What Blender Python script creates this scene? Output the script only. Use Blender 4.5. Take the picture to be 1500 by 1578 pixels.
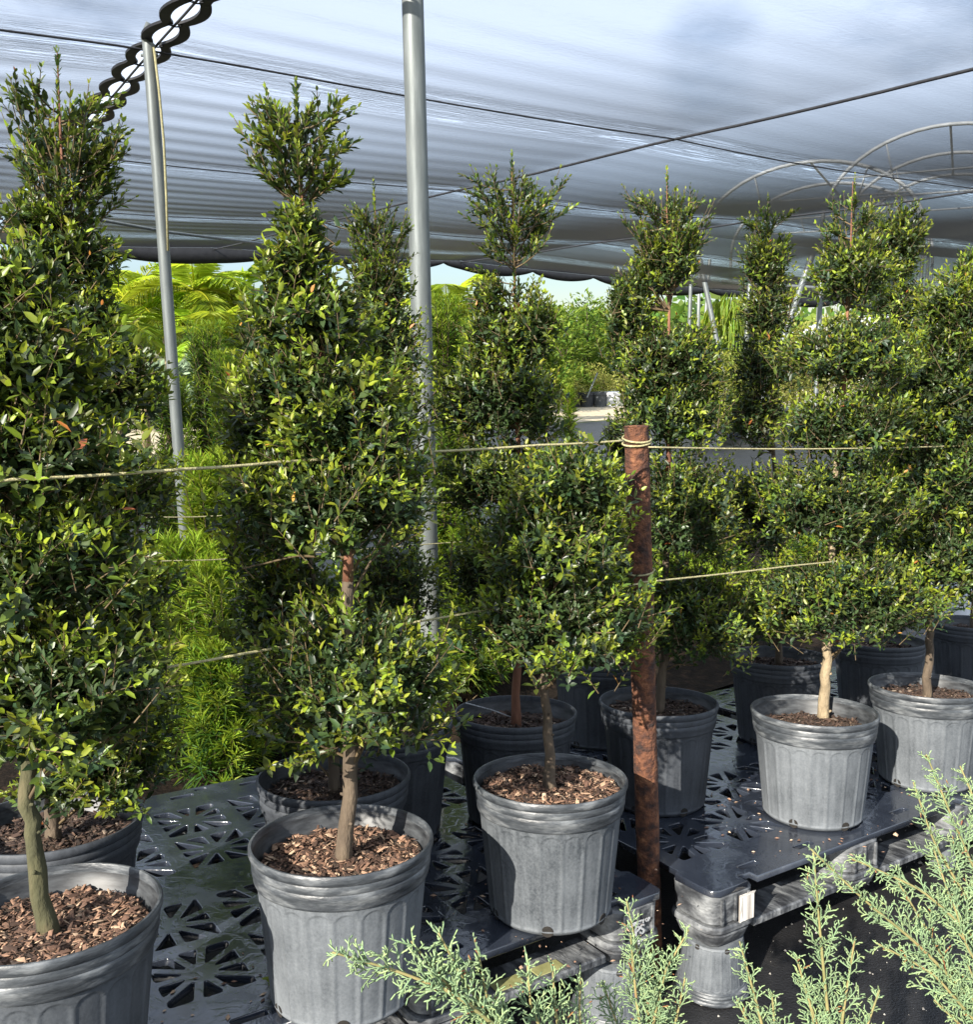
import bpy, bmesh, math, random
import numpy as np
from mathutils import Vector, Matrix

for o in list(bpy.data.objects):
    bpy.data.objects.remove(o, do_unlink=True)
SC = bpy.context.scene
COL = SC.collection
R = math.radians

# ------------------------------------------------------------------ camera
F, W, H, EYE = 1450.0, 1500.0, 1578.0, 1.75
PITCH, ROLL = R(10.1), R(-0.8)
FW = np.array([0, math.cos(PITCH), -math.sin(PITCH)])
_u0 = np.array([0, math.sin(PITCH), math.cos(PITCH)]); _r0 = np.array([1.0, 0, 0])
RT = _r0 * math.cos(ROLL) + _u0 * math.sin(ROLL)
UP = -_r0 * math.sin(ROLL) + _u0 * math.cos(ROLL)
EYEP = np.array([0, 0, EYE])
cam = bpy.data.cameras.new('camera')
cam.sensor_fit = 'HORIZONTAL'; cam.sensor_width = 36; cam.lens = F / W * 36
cam.clip_end = 3000; cam.clip_start = 0.05
camo = bpy.data.objects.new('camera', cam); COL.objects.link(camo)
camo.matrix_world = Matrix(((RT[0], UP[0], -FW[0], 0), (RT[1], UP[1], -FW[1], 0), (RT[2], UP[2], -FW[2], EYE), (0, 0, 0, 1)))
SC.camera = camo

# ------------------------------------------------------------------ light
SUN_EL, SUN_AZ = R(30), R(34)          # light travels forward and to the right
LDIR = Vector((math.sin(SUN_AZ) * math.cos(SUN_EL), math.cos(SUN_AZ) * math.cos(SUN_EL), -math.sin(SUN_EL)))
sun = bpy.data.lights.new('sun', 'SUN'); sun.energy = 5.0; sun.angle = R(0.5); sun.color = (1.0, 0.93, 0.82)
suno = bpy.data.objects.new('sun', sun); COL.objects.link(suno)
suno.rotation_euler = LDIR.to_track_quat('-Z', 'Y').to_euler()
wd = bpy.data.worlds.new('World'); SC.world = wd; wd.use_nodes = True
nt = wd.node_tree; nt.nodes.clear()
sky = nt.nodes.new('ShaderNodeTexSky'); sky.sky_type = 'NISHITA'; sky.sun_disc = False
sky.sun_elevation = SUN_EL
sky.sun_rotation = SUN_AZ + math.pi     # the sun stands behind the camera, to the left
sky.dust_density = 0.5; sky.ozone_density = 2.5; sky.air_density = 1.0
tc = nt.nodes.new('ShaderNodeTexCoord')
mp = nt.nodes.new('ShaderNodeMapping'); mp.inputs['Scale'].default_value = (1, 1, 2.6)
nz = nt.nodes.new('ShaderNodeTexNoise'); nz.inputs['Scale'].default_value = 2.1; nz.inputs['Detail'].default_value = 7; nz.inputs['Roughness'].default_value = 0.55
cr = nt.nodes.new('ShaderNodeValToRGB'); cr.color_ramp.elements[0].position = 0.27; cr.color_ramp.elements[1].position = 0.45
mx = nt.nodes.new('ShaderNodeMix'); mx.data_type = 'RGBA'
mx.inputs[7].default_value = (14.2, 15.6, 18.0, 1)
bg = nt.nodes.new('ShaderNodeBackground'); bg.inputs['Strength'].default_value = 0.052
out = nt.nodes.new('ShaderNodeOutputWorld')
nt.links.new(tc.outputs['Generated'], mp.inputs[0]); nt.links.new(mp.outputs[0], nz.inputs[0])
nt.links.new(nz.outputs[0], cr.inputs[0])
mulc = nt.nodes.new('ShaderNodeMath'); mulc.operation = 'MULTIPLY'; 
sep = nt.nodes.new('ShaderNodeSeparateXYZ'); nt.links.new(tc.outputs['Generated'], sep.inputs[0])
low = nt.nodes.new('ShaderNodeMapRange'); low.inputs[1].default_value = 0.06; low.inputs[2].default_value = 0.22; low.inputs[4].default_value = 0.62; nt.links.new(sep.outputs[2], low.inputs[0])
nt.links.new(cr.outputs[0], mulc.inputs[0]); 
nrm_ = nt.nodes.new('ShaderNodeVectorMath'); nrm_.operation = 'DOT_PRODUCT'
_d = FW + RT * (1095 - W / 2) / F - UP * (92 - H / 2) / F; _d /= np.linalg.norm(_d); nrm_.inputs[1].default_value = tuple(_d)     # a gap of blue between the clouds
wob = nt.nodes.new('ShaderNodeMath'); wob.operation = 'MULTIPLY_ADD'; wob.inputs[1].default_value = 0.012; nt.links.new(nz.outputs[0], wob.inputs[0])
nt.links.new(tc.outputs['Generated'], nrm_.inputs[0]); nt.links.new(nrm_.outputs['Value'], wob.inputs[2])
gap = nt.nodes.new('ShaderNodeMapRange'); gap.interpolation_type = 'SMOOTHSTEP'; gap.inputs[1].default_value = 1.0042; gap.inputs[2].default_value = 1.0080; gap.inputs[3].default_value = 1.0; gap.inputs[4].default_value = 0.10; nt.links.new(wob.outputs[0], gap.inputs[0])
lg = nt.nodes.new('ShaderNodeMath'); lg.operation = 'MULTIPLY'; nt.links.new(low.outputs[0], lg.inputs[0]); nt.links.new(gap.outputs[0], lg.inputs[1]); nt.links.new(lg.outputs[0], mulc.inputs[1]); nt.links.new(mulc.outputs[0], mx.inputs[0])
nt.links.new(sky.outputs[0], mx.inputs[6]); nt.links.new(mx.outputs[2], bg.inputs[0]); nt.links.new(bg.outputs[0], out.inputs[0])
SC.view_settings.view_transform = 'Standard'; SC.view_settings.look = 'None'
SC.view_settings.gamma = 1; SC.view_settings.use_curve_mapping = False
SC.view_settings.exposure = 1.35
SC.render.engine = 'CYCLES'
SC.cycles.transparent_max_bounces = 24; SC.cycles.max_bounces = 8
SC.cycles.diffuse_bounces = 3; SC.cycles.glossy_bounces = 3
SC.cycles.use_denoising = True

# ------------------------------------------------------------------ helpers
rng = np.random.default_rng(11); random.seed(11)
def ray(px, py): return FW + RT * (px - W / 2) / F - UP * (py - H / 2) / F
def P(px, py, d): return EYEP + d * ray(px, py)
def at_z(px, py, z):
    v = ray(px, py); return EYEP + v * ((z - EYE) / v[2])
def on_wall(px, py, p0, direction):        # where a sight line meets the upright plane through p0 along direction
    nn = np.array([-direction[1], direction[0], 0.0]); v = ray(px, py)
    return EYEP + v * (((np.array(p0) - EYEP) @ nn) / (v @ nn))
RIM = (-0.00994531, -0.11553709, 0.9422)   # the sloping plane of the pot rims; the pallet decks lie parallel to it
def on_plane(px, py, dz=0.0):
    v = ray(px, py); t = (RIM[2] + dz - EYE) / (v[2] - RIM[0] * v[0] - RIM[1] * v[1]); return EYEP + t * v
def depth(p): return float((np.array(p) - EYEP) @ FW)
PN = np.array([-RIM[0], -RIM[1], 1.0]); PN /= np.linalg.norm(PN)

def link(name, me, mat=None, parent=None, kind=None):
    o = bpy.data.objects.new(name, me); COL.objects.link(o)
    if mat is not None and not me.materials: me.materials.append(mat)
    if parent is not None: o.parent = parent
    if kind: o['kind'] = kind
    return o
def empty(name, loc=(0, 0, 0), mat=None):
    o = bpy.data.objects.new(name, None); COL.objects.link(o); o.empty_display_size = 0.1
    if mat is not None: o.matrix_world = mat
    else: o.location = loc
    return o
def tag(o, label, cat, group=None):
    o['label'] = label; o['category'] = cat
    if group: o['group'] = group
    return o

def np_mesh(name, V, faces, attrs=None, smooth=True):
    """faces: list of (k x n) int arrays, n verts per face"""
    me = bpy.data.meshes.new(name)
    V = np.asarray(V, np.float32)
    me.vertices.add(len(V)); me.vertices.foreach_set('co', V.ravel())
    idx = np.concatenate([f.ravel() for f in faces]).astype(np.int32)
    tot = np.concatenate([np.full(len(f), f.shape[1], np.int32) for f in faces])
    st = np.concatenate([[0], np.cumsum(tot)[:-1]]).astype(np.int32)
    me.loops.add(len(idx)); me.loops.foreach_set('vertex_index', idx)
    me.polygons.add(len(tot)); me.polygons.foreach_set('loop_start', st); me.polygons.foreach_set('loop_total', tot)
    me.polygons.foreach_set('use_smooth', np.full(len(tot), smooth))
    for k, a in (attrs or {}).items():
        at = me.attributes.new(k, 'FLOAT', 'POINT'); at.data.foreach_set('value', np.asarray(a, np.float32))
    me.update(); me.validate()
    return me

class MB:
    """collects tubes, boxes, lathes and slabs, then becomes one mesh"""
    def __init__(s): s.v = []; s.f = []
    def add(s, v, f):
        b = len(s.v); s.v += [tuple(map(float, p)) for p in v]; s.f += [tuple(i + b for i in q) for q in f]
    def tube(s, pts, rad, n=8, cap=True):
        pts = [np.array(p, float) for p in pts]
        if not hasattr(rad, '__len__'): rad = [rad] * len(pts)
        b = len(s.v); prev = None
        for i, p in enumerate(pts):
            t = pts[min(i + 1, len(pts) - 1)] - pts[max(i - 1, 0)]; t = t / (np.linalg.norm(t) + 1e-12)
            if prev is None:
                a = np.array([1.0, 0, 0]) if abs(t[0]) < 0.8 else np.array([0, 1.0, 0])
                x = np.cross(t, a)
            else: x = prev - t * (prev @ t)
            x /= np.linalg.norm(x) + 1e-12; y = np.cross(t, x); prev = x
            for k in range(n):
                an = 2 * math.pi * k / n
                s.v.append(tuple(p + rad[i] * (x * math.cos(an) + y * math.sin(an))))
        for i in range(len(pts) - 1):
            for k in range(n):
                s.f.append((b + i * n + k, b + i * n + (k + 1) % n, b + (i + 1) * n + (k + 1) % n, b + (i + 1) * n + k))
        if cap:
            s.f.append(tuple(b + k for k in range(n))[::-1]); e = b + (len(pts) - 1) * n
            s.f.append(tuple(e + k for k in range(n)))
    def box(s, lo, hi, bev=0.0):
        x0, y0, z0 = lo; x1, y1, z1 = hi
        if bev <= 0:
            s.add([(x0,y0,z0),(x1,y0,z0),(x1,y1,z0),(x0,y1,z0),(x0,y0,z1),(x1,y0,z1),(x1,y1,z1),(x0,y1,z1)],
                  [(3,2,1,0),(4,5,6,7),(0,1,5,4),(1,2,6,5),(2,3,7,6),(3,0,4,7)])
        else: s.rslab(x0, y0, x1, y1, z0, z1, bev, min(bev, (z1 - z0) * .3))
    def rslab(s, x0, y0, x1, y1, z0, z1, r, bz, taper=0.0, k=5):
        """box with rounded plan corners and chamfered top and bottom edges; taper widens the foot"""
        def ring(z, ins):
            rr = max(r - ins, 0.0008); o = []
            for cx, cy, a0 in ((x1-r,y1-r,0),(x0+r,y1-r,90),(x0+r,y0+r,180),(x1-r,y0+r,270)):
                for i in range(k):
                    a = R(a0 + 90 * i / (k - 1)); o.append((cx + rr * math.cos(a), cy + rr * math.sin(a), z))
            return o
        rings = [ring(z0, bz - taper), ring(z0 + bz, -taper), ring(z1 - bz, 0), ring(z1, bz)]
        m = 4 * k; v = sum(rings, []); f = []
        for i in range(3):
            for j in range(m): f.append((i*m+j, i*m+(j+1)%m, (i+1)*m+(j+1)%m, (i+1)*m+j))
        f.append(tuple(range(m))[::-1]); f.append(tuple(range(3*m, 4*m)))
        s.add(v, f)
    def lathe(s, prof, n=32, closed=False):
        b = len(s.v)
        for r, z in prof:
            for k in range(n):
                a = 2 * math.pi * k / n; s.v.append((r * math.cos(a), r * math.sin(a), z))
        for i in range(len(prof) - 1):
            for k in range(n):
                s.f.append((b+i*n+k, b+i*n+(k+1)%n, b+(i+1)*n+(k+1)%n, b+(i+1)*n+k))
    def mesh(s, name, smooth=False, auto=None):
        me = bpy.data.meshes.new(name); me.from_pydata(s.v, [], s.f); me.update()
        if smooth:
            me.polygons.foreach_set('use_smooth', [True] * len(me.polygons))
            if auto: me.set_sharp_from_angle(angle=R(auto))
        return me
    def obj(s, name, mat, parent=None, smooth=False, auto=None, kind=None):
        return link(name, s.mesh(name, smooth, auto), mat, parent, kind)

# ------------------------------------------------------------------ materials
def newmat(name):
    m = bpy.data.materials.new(name); m.use_nodes = True
    t = m.node_tree; b = t.nodes['Principled BSDF']; return m, t, b
def N(t, kind, **kw):
    n = t.nodes.new(kind)
    for k, v in kw.items():
        if k.startswith('i_'): n.inputs[k[2:].replace('_', ' ')].default_value = v
        else: setattr(n, k, v)
    return n
def ramp(t, src, stops):
    c = t.nodes.new('ShaderNodeValToRGB'); e = c.color_ramp.elements
    while len(e) < len(stops): e.new(0.5)
    for i, (p, col) in enumerate(stops):
        e[i].position = p; e[i].color = (*col, 1) if len(col) == 3 else col
    t.links.new(src, c.inputs[0]); return c
def noisy(name, stops, scale=8, rough=0.6, bump=0.0, bscale=None, detail=6, stretch=None, rough2=None, metal=0.0, spec=0.5, coord='Object'):
    m, t, b = newmat(name)
    c = N(t, 'ShaderNodeTexCoord'); mp = N(t, 'ShaderNodeMapping')
    if stretch: mp.inputs['Scale'].default_value = stretch
    t.links.new(c.outputs[coord], mp.inputs[0])
    n = N(t, 'ShaderNodeTexNoise', i_Scale=scale, i_Detail=detail, i_Roughness=0.6); t.links.new(mp.outputs[0], n.inputs[0])
    r = ramp(t, n.outputs[0], stops); t.links.new(r.outputs[0], b.inputs['Base Color'])
    b.inputs['Roughness'].default_value = rough; b.inputs['Metallic'].default_value = metal
    b.inputs['Specular IOR Level'].default_value = spec
    if rough2 is not None:
        n3 = N(t, 'ShaderNodeTexNoise', i_Scale=scale * .6, i_Detail=4); t.links.new(mp.outputs[0], n3.inputs[0])
        mr = N(t, 'ShaderNodeMapRange'); mr.inputs[1].default_value = .35; mr.inputs[2].default_value = .65
        mr.inputs[3].default_value = rough; mr.inputs[4].default_value = rough2
        t.links.new(n3.outputs[0], mr.inputs[0]); t.links.new(mr.outputs[0], b.inputs['Roughness'])
    if bump:
        n2 = N(t, 'ShaderNodeTexNoise', i_Scale=bscale or scale * 4, i_Detail=5); t.links.new(mp.outputs[0], n2.inputs[0])
        bp = N(t, 'ShaderNodeBump', i_Strength=bump, i_Distance=0.01); t.links.new(n2.outputs[0], bp.inputs['Height'])
        t.links.new(bp.outputs[0], b.inputs['Normal'])
    return m

def leaf_mat(name, dark, mid, young, odd=(0.30, 0.13, 0.03), rough=0.32, trans=0.28, tcol=(0.30, 0.42, 0.03), spec=0.5):
    m, t, b = newmat(name)
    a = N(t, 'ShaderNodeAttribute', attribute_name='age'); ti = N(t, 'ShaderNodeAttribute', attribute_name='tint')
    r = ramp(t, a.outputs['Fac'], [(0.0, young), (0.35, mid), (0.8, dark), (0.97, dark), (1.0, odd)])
    hv = N(t, 'ShaderNodeHueSaturation')
    mr = N(t, 'ShaderNodeMapRange'); mr.inputs[3].default_value = 0.72; mr.inputs[4].default_value = 1.3
    mr2 = N(t, 'ShaderNodeMapRange'); mr2.inputs[3].default_value = 0.475; mr2.inputs[4].default_value = 0.52
    t.links.new(ti.outputs['Fac'], mr.inputs[0]); t.links.new(mr.outputs[0], hv.inputs['Value'])
    t.links.new(ti.outputs['Fac'], mr2.inputs[0]); t.links.new(mr2.outputs[0], hv.inputs['Hue'])
    t.links.new(r.outputs[0], hv.inputs['Color']); t.links.new(hv.outputs[0], b.inputs['Base Color'])
    b.inputs['Roughness'].default_value = rough; b.inputs['Specular IOR Level'].default_value = spec
    tr = N(t, 'ShaderNodeBsdfTranslucent')
    mc = N(t, 'ShaderNodeMix', data_type='RGBA', blend_type='MIX'); mc.inputs[0].default_value = 0.35
    t.links.new(hv.outputs[0], mc.inputs[6]); mc.inputs[7].default_value = (*tcol, 1)
    t.links.new(mc.outputs[2], tr.inputs['Color'])
    fr = N(t, 'ShaderNodeMapRange'); fr.inputs[3].default_value = trans * 1.5; fr.inputs[4].default_value = trans * 0.35
    t.links.new(a.outputs['Fac'], fr.inputs[0])
    ms = N(t, 'ShaderNodeMixShader'); t.links.new(fr.outputs[0], ms.inputs[0])
    t.links.new(b.outputs[0], ms.inputs[1]); t.links.new(tr.outputs[0], ms.inputs[2])
    t.links.new(ms.outputs[0], t.nodes['Material Output'].inputs[0])
    return m

M = {}
M['leaf'] = leaf_mat('glossy_leaf', (0.021, 0.040, 0.018), (0.106, 0.149, 0.020), (0.29, 0.345, 0.028), rough=0.42, spec=0.5)
M['podo'] = leaf_mat('feathery_leaf', (0.026, 0.068, 0.018), (0.13, 0.23, 0.028), (0.36, 0.46, 0.04), rough=0.5, trans=0.36, spec=0.3)
M['palm'] = leaf_mat('palm_leaf', (0.12, 0.24, 0.02), (0.28, 0.44, 0.035), (0.52, 0.63, 0.05), rough=0.4, trans=0.4, tcol=(0.55, 0.60, 0.03))
M['bushy'] = leaf_mat('bush_leaf', (0.030, 0.070, 0.015), (0.085, 0.150, 0.022), (0.19, 0.26, 0.035), rough=0.6, trans=0.3, tcol=(0.24, 0.36, 0.03), spec=0.15)
M['yellow'] = leaf_mat('variegated_leaf', (0.12, 0.16, 0.03), (0.26, 0.28, 0.06), (0.42, 0.41, 0.12), spec=0.15, rough=0.6, trans=0.35, tcol=(0.5, 0.5, 0.1))
M['weeping'] = leaf_mat('weeping_leaf', (0.14, 0.24, 0.02), (0.26, 0.38, 0.025), (0.40, 0.50, 0.04), rough=0.5, trans=0.4, tcol=(0.5, 0.6, 0.05))
M['silver'] = leaf_mat('silver_leaf', (0.10, 0.15, 0.10), (0.17, 0.24, 0.15), (0.25, 0.32, 0.20), spec=0.2, rough=0.7, trans=0.2, tcol=(0.4, 0.5, 0.3))
M['juniper'] = leaf_mat('juniper_scale', (0.10, 0.155, 0.078), (0.20, 0.285, 0.15), (0.325, 0.42, 0.185), odd=(0.22, 0.10, 0.04), rough=0.6, trans=0.12, tcol=(0.4, 0.5, 0.25), spec=0.3)
M['wood_far'] = noisy('far_wood', [(0.3, (0.03, 0.06, 0.018)), (0.7, (0.09, 0.15, 0.04))], scale=0.8, rough=0.8, bump=0.6, bscale=2)
M['bark'] = noisy('grey_bark', [(0.25, (0.035, 0.025, 0.017)), (0.5, (0.085, 0.062, 0.041)), (0.75, (0.15, 0.115, 0.078))], scale=22, rough=0.85, bump=0.8, bscale=70, stretch=(1, 1, 0.35))
M['bark_moss'] = noisy('mossy_bark', [(0.25, (0.025, 0.027, 0.012)), (0.5, (0.06, 0.058, 0.026)), (0.75, (0.12, 0.097, 0.052))], scale=20, rough=0.9, bump=0.8, bscale=70, stretch=(1, 1, 0.4))
M['bark_pale'] = noisy('pale_bark', [(0.25, (0.15, 0.115, 0.07)), (0.55, (0.27, 0.21, 0.13)), (0.8, (0.36, 0.30, 0.19))], scale=26, rough=0.85, bump=0.8, bscale=80, stretch=(1, 1, 0.5))
M['bark_red'] = noisy('red_bark', [(0.25, (0.06, 0.024, 0.014)), (0.5, (0.15, 0.062, 0.034)), (0.8, (0.26, 0.13, 0.07))], scale=25, rough=0.8, bump=0.7, bscale=60, stretch=(1, 1, 0.3))
M['twig'] = noisy('twig', [(0.3, (0.05, 0.035, 0.018)), (0.7, (0.13, 0.09, 0.04))], scale=10, rough=0.8)
M['soil'] = noisy('potting_soil', [(0.3, (0.018, 0.012, 0.008)), (0.7, (0.07, 0.045, 0.03))], scale=40, rough=0.95, bump=1.0, bscale=120)
M['chip'] = None
def chip_mat(name, stops):
    m, t, b = newmat(name)
    ti = N(t, 'ShaderNodeAttribute', attribute_name='tint')
    r = ramp(t, ti.outputs['Fac'], stops); t.links.new(r.outputs[0], b.inputs['Base Color']); b.inputs['Roughness'].default_value = 0.85
    return m
M['chip'] = chip_mat('bark_chip', [(0, (0.024, 0.014, 0.009)), (0.4, (0.105, 0.056, 0.036)), (0.75, (0.26, 0.150, 0.095)), (1, (0.50, 0.36, 0.24))])
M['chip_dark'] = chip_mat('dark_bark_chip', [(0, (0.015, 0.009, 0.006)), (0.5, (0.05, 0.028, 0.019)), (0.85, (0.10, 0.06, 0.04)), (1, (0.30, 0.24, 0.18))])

def pot_mat(name, lo, hi, seed):
    """black nursery plastic gone chalky, with vertical scuffs, paler towards the foot and a black lip"""
    m, t, b = newmat(name)
    c = N(t, 'ShaderNodeTexCoord')
    mp = N(t, 'ShaderNodeMapping'); mp.inputs['Location'].default_value = (seed, seed * 2, 0); t.links.new(c.outputs['Object'], mp.inputs[0])
    oi = N(t, 'ShaderNodeObjectInfo'); sc_ = N(t, 'ShaderNodeVectorMath', operation='SCALE'); sc_.inputs[0].default_value = (9, 5, 3); t.links.new(oi.outputs['Random'], sc_.inputs['Scale']); t.links.new(sc_.outputs[0], mp.inputs['Location'])
    n1 = N(t, 'ShaderNodeTexNoise', i_Scale=6.0, i_Detail=8, i_Roughness=0.7); t.links.new(mp.outputs[0], n1.inputs[0])
    n2 = N(t, 'ShaderNodeTexNoise', i_Scale=160.0, i_Detail=4, i_Roughness=0.7); t.links.new(mp.outputs[0], n2.inputs[0])
    mp2 = N(t, 'ShaderNodeMapping'); mp2.inputs['Scale'].default_value = (60, 60, 3.0); t.links.new(c.outputs['Object'], mp2.inputs[0])
    n3 = N(t, 'ShaderNodeTexNoise', i_Scale=1.0, i_Detail=5); t.links.new(mp2.outputs[0], n3.inputs[0])
    def mad(a, k, bsrc):
        x = N(t, 'ShaderNodeMath', operation='MULTIPLY_ADD'); t.links.new(a, x.inputs[0]); x.inputs[1].default_value = k
        if isinstance(bsrc, float): x.inputs[2].default_value = bsrc
        else: t.links.new(bsrc, x.inputs[2])
        return x.outputs[0]
    v = mad(n1.outputs[0], 0.95, mad(n2.outputs[0], 0.6, mad(n3.outputs[0], 0.55, -0.55)))
    sp = N(t, 'ShaderNodeSeparateXYZ'); t.links.new(c.outputs['Object'], sp.inputs[0])
    foot = N(t, 'ShaderNodeMapRange'); foot.inputs[1].default_value = 0.07; foot.inputs[2].default_value = 0.0; foot.inputs[3].default_value = 0; foot.inputs[4].default_value = 0.22
    t.links.new(sp.outputs[2], foot.inputs[0])
    v0 = mad(oi.outputs['Random'], 0.16, v)
    v2 = N(t, 'ShaderNodeMath', operation='ADD'); t.links.new(v0, v2.inputs[0]); t.links.new(foot.outputs[0], v2.inputs[1])
    r = ramp(t, v2.outputs[0], [(0.22, lo), (0.5, tuple((a + b_) / 2 for a, b_ in zip(lo, hi))), (0.85, hi)])
    t.links.new(r.outputs[0], b.inputs['Base Color']); b.inputs['Roughness'].default_value = 0.62
    b.inputs['Specular IOR Level'].default_value = 0.35
    bp = N(t, 'ShaderNodeBump', i_Strength=0.25, i_Distance=0.002); t.links.new(n2.outputs[0], bp.inputs['Height']); t.links.new(bp.outputs[0], b.inputs['Normal'])
    return m
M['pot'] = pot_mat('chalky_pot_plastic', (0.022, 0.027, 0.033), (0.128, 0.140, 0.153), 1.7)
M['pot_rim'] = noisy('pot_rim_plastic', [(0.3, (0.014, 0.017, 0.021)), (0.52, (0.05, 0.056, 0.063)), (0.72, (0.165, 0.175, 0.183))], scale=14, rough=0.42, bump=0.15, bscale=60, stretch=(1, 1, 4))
M['pot_half_shaded'] = pot_mat('half_shaded_pot_plastic', (0.014, 0.018, 0.023), (0.075, 0.083, 0.094), 3.3)  # nearest pot's shade put into the colour as a darker copy
M['pot_dark'] = pot_mat('dark_and_shaded_pot_plastic', (0.010, 0.012, 0.016), (0.06, 0.067, 0.078), 5.1)  # back pots' shade put into a darker copy; far black pots use it too
M['pot_inside'] = noisy('pot_inner_plastic', [(0.35, (0.010, 0.011, 0.013)), (0.7, (0.06, 0.065, 0.07))], scale=18, rough=0.5, stretch=(1, 1, 4))
M['hole'] = noisy('drain_dark', [(0.3, (0.004, 0.004, 0.004)), (0.7, (0.02, 0.016, 0.012))], scale=60, rough=0.9)

def wet_mat():
    m, t, b = newmat('wet_black_plastic')
    c = N(t, 'ShaderNodeTexCoord')
    n1 = N(t, 'ShaderNodeTexNoise', i_Scale=5.0, i_Detail=6, i_Roughness=0.6); t.links.new(c.outputs['Object'], n1.inputs[0])
    r = ramp(t, n1.outputs[0], [(0.3, (0.013, 0.016, 0.024)), (0.62, (0.026, 0.032, 0.045)), (0.8, (0.065, 0.072, 0.085))])  # blue in the base stands for the sky's reflection in the deck
    t.links.new(r.outputs[0], b.inputs['Base Color'])
    mr = N(t, 'ShaderNodeMapRange'); mr.inputs[1].default_value = 0.50; mr.inputs[2].default_value = 0.60; mr.inputs[3].default_value = 0.13; mr.inputs[4].default_value = 0.33
    t.links.new(n1.outputs[0], mr.inputs[0]); t.links.new(mr.outputs[0], b.inputs['Roughness'])
    n2 = N(t, 'ShaderNodeTexNoise', i_Scale=18.0, i_Detail=5, i_Distortion=1.5); t.links.new(c.outputs['Object'], n2.inputs[0])
    r2 = ramp(t, n2.outputs[0], [(0.45, (0, 0, 0)), (0.55, (1, 1, 1))])
    bp = N(t, 'ShaderNodeBump', i_Strength=0.12, i_Distance=0.003); t.links.new(r2.outputs[0], bp.inputs['Height']); t.links.new(bp.outputs[0], b.inputs['Normal'])
    b.inputs['Specular IOR Level'].default_value = 1.0
    return m
M['deck'] = wet_mat()
M['pallet'] = noisy('scuffed_pallet_plastic', [(0.30, (0.012, 0.013, 0.016)), (0.45, (0.04, 0.043, 0.048)), (0.58, (0.12, 0.126, 0.132)), (0.78, (0.26, 0.27, 0.275))], scale=13, rough=0.55, bump=0.35, bscale=50, stretch=(1, 1, 1.6), detail=9)
M['tape'] = noisy('pale_yellow_strip', [(0.3, (0.16, 0.16, 0.06)), (0.7, (0.30, 0.295, 0.13))], scale=30, rough=0.6)
M['paint_white'] = noisy('white_print', [(0.35, (0.16, 0.165, 0.17)), (0.6, (0.42, 0.43, 0.44))], scale=90, rough=0.6)
def barcode_mat():
    m, t, b = newmat('barcode_paper')
    c = N(t, 'ShaderNodeTexCoord'); mp = N(t, 'ShaderNodeMapping'); mp.inputs['Scale'].default_value = (330, 1, 2); t.links.new(c.outputs['Object'], mp.inputs[0])
    n = N(t, 'ShaderNodeTexNoise', i_Scale=1.0, i_Detail=1); t.links.new(mp.outputs[0], n.inputs[0])
    r = ramp(t, n.outputs[0], [(0.48, (0.74, 0.71, 0.65)), (0.56, (0.16, 0.13, 0.11))]); t.links.new(r.outputs[0], b.inputs['Base Color']); b.inputs['Roughness'].default_value = 0.7
    return m
M['barcode'] = barcode_mat()
M['paper'] = noisy('label_paper', [(0.3, (0.55, 0.52, 0.47)), (0.7, (0.78, 0.75, 0.70))], scale=25, rough=0.7)
M['steel'] = noisy('galvanised_steel', [(0.3, (0.13, 0.142, 0.138)), (0.55, (0.18, 0.195, 0.188)), (0.75, (0.24, 0.255, 0.247))], scale=6, rough=0.45, metal=0.35, stretch=(6, 6, 0.8), bump=0.05, rough2=0.55)
M['hoop'] = noisy('paled_galvanised_tube', [(0.3, (0.36, 0.38, 0.39)), (0.7, (0.52, 0.54, 0.56))], scale=6, rough=0.5)  # steel paled; the faint look against bright sky is put into its colour
M['rust'] = noisy('rusted_iron', [(0.34, (0.022, 0.012, 0.010)), (0.45, (0.060, 0.023, 0.013)), (0.58, (0.135, 0.052, 0.024)), (0.70, (0.25, 0.115, 0.055)), (0.78, (0.34, 0.27, 0.21))], scale=34, rough=0.9, bump=0.9, bscale=110, detail=8)
M['rope'] = noisy('cream_rope', [(0.3, (0.23, 0.205, 0.10)), (0.7, (0.44, 0.40, 0.22))], scale=120, rough=0.8, bump=0.5, bscale=300)
M['cable'] = noisy('black_cable', [(0.3, (0.012, 0.012, 0.014)), (0.7, (0.035, 0.035, 0.04))], scale=30, rough=0.6)
M['hem'] = noisy('black_hem', [(0.3, (0.006, 0.006, 0.007)), (0.7, (0.016, 0.016, 0.018))], scale=14, rough=0.65, bump=0.4, bscale=12)
M['mat'] = noisy('weed_mat', [(0.35, (0.006, 0.006, 0.007)), (0.6, (0.014, 0.014, 0.015)), (0.8, (0.035, 0.033, 0.030))], scale=6, rough=0.5, bump=0.4, bscale=160, detail=9)
M['litter'] = noisy('leaf_litter', [(0.3, (0.006, 0.0045, 0.0035)), (0.55, (0.017, 0.012, 0.008)), (0.75, (0.05, 0.03, 0.018))], scale=16, rough=0.95, bump=1.0, bscale=60, detail=9, spec=0.1)
M['grit'] = noisy('grit', [(0.3, (0.12, 0.11, 0.095)), (0.7, (0.35, 0.33, 0.30))], scale=90, rough=0.9)
M['gravel'] = noisy('pale_gravel', [(0.3, (0.30, 0.25, 0.17)), (0.6, (0.44, 0.38, 0.27)), (0.8, (0.54, 0.48, 0.37))], scale=9, rough=0.95, bump=0.6, bscale=40)
M['ground'] = noisy('sandy_grass', [(0.35, (0.06, 0.085, 0.025)), (0.55, (0.13, 0.14, 0.05)), (0.75, (0.25, 0.21, 0.13))], scale=0.5, rough=0.95, bump=0.4, bscale=8)
M['poly'] = noisy('white_poly', [(0.3, (0.62, 0.64, 0.66)), (0.7, (0.82, 0.83, 0.84))], scale=1.2, rough=0.4)
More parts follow.
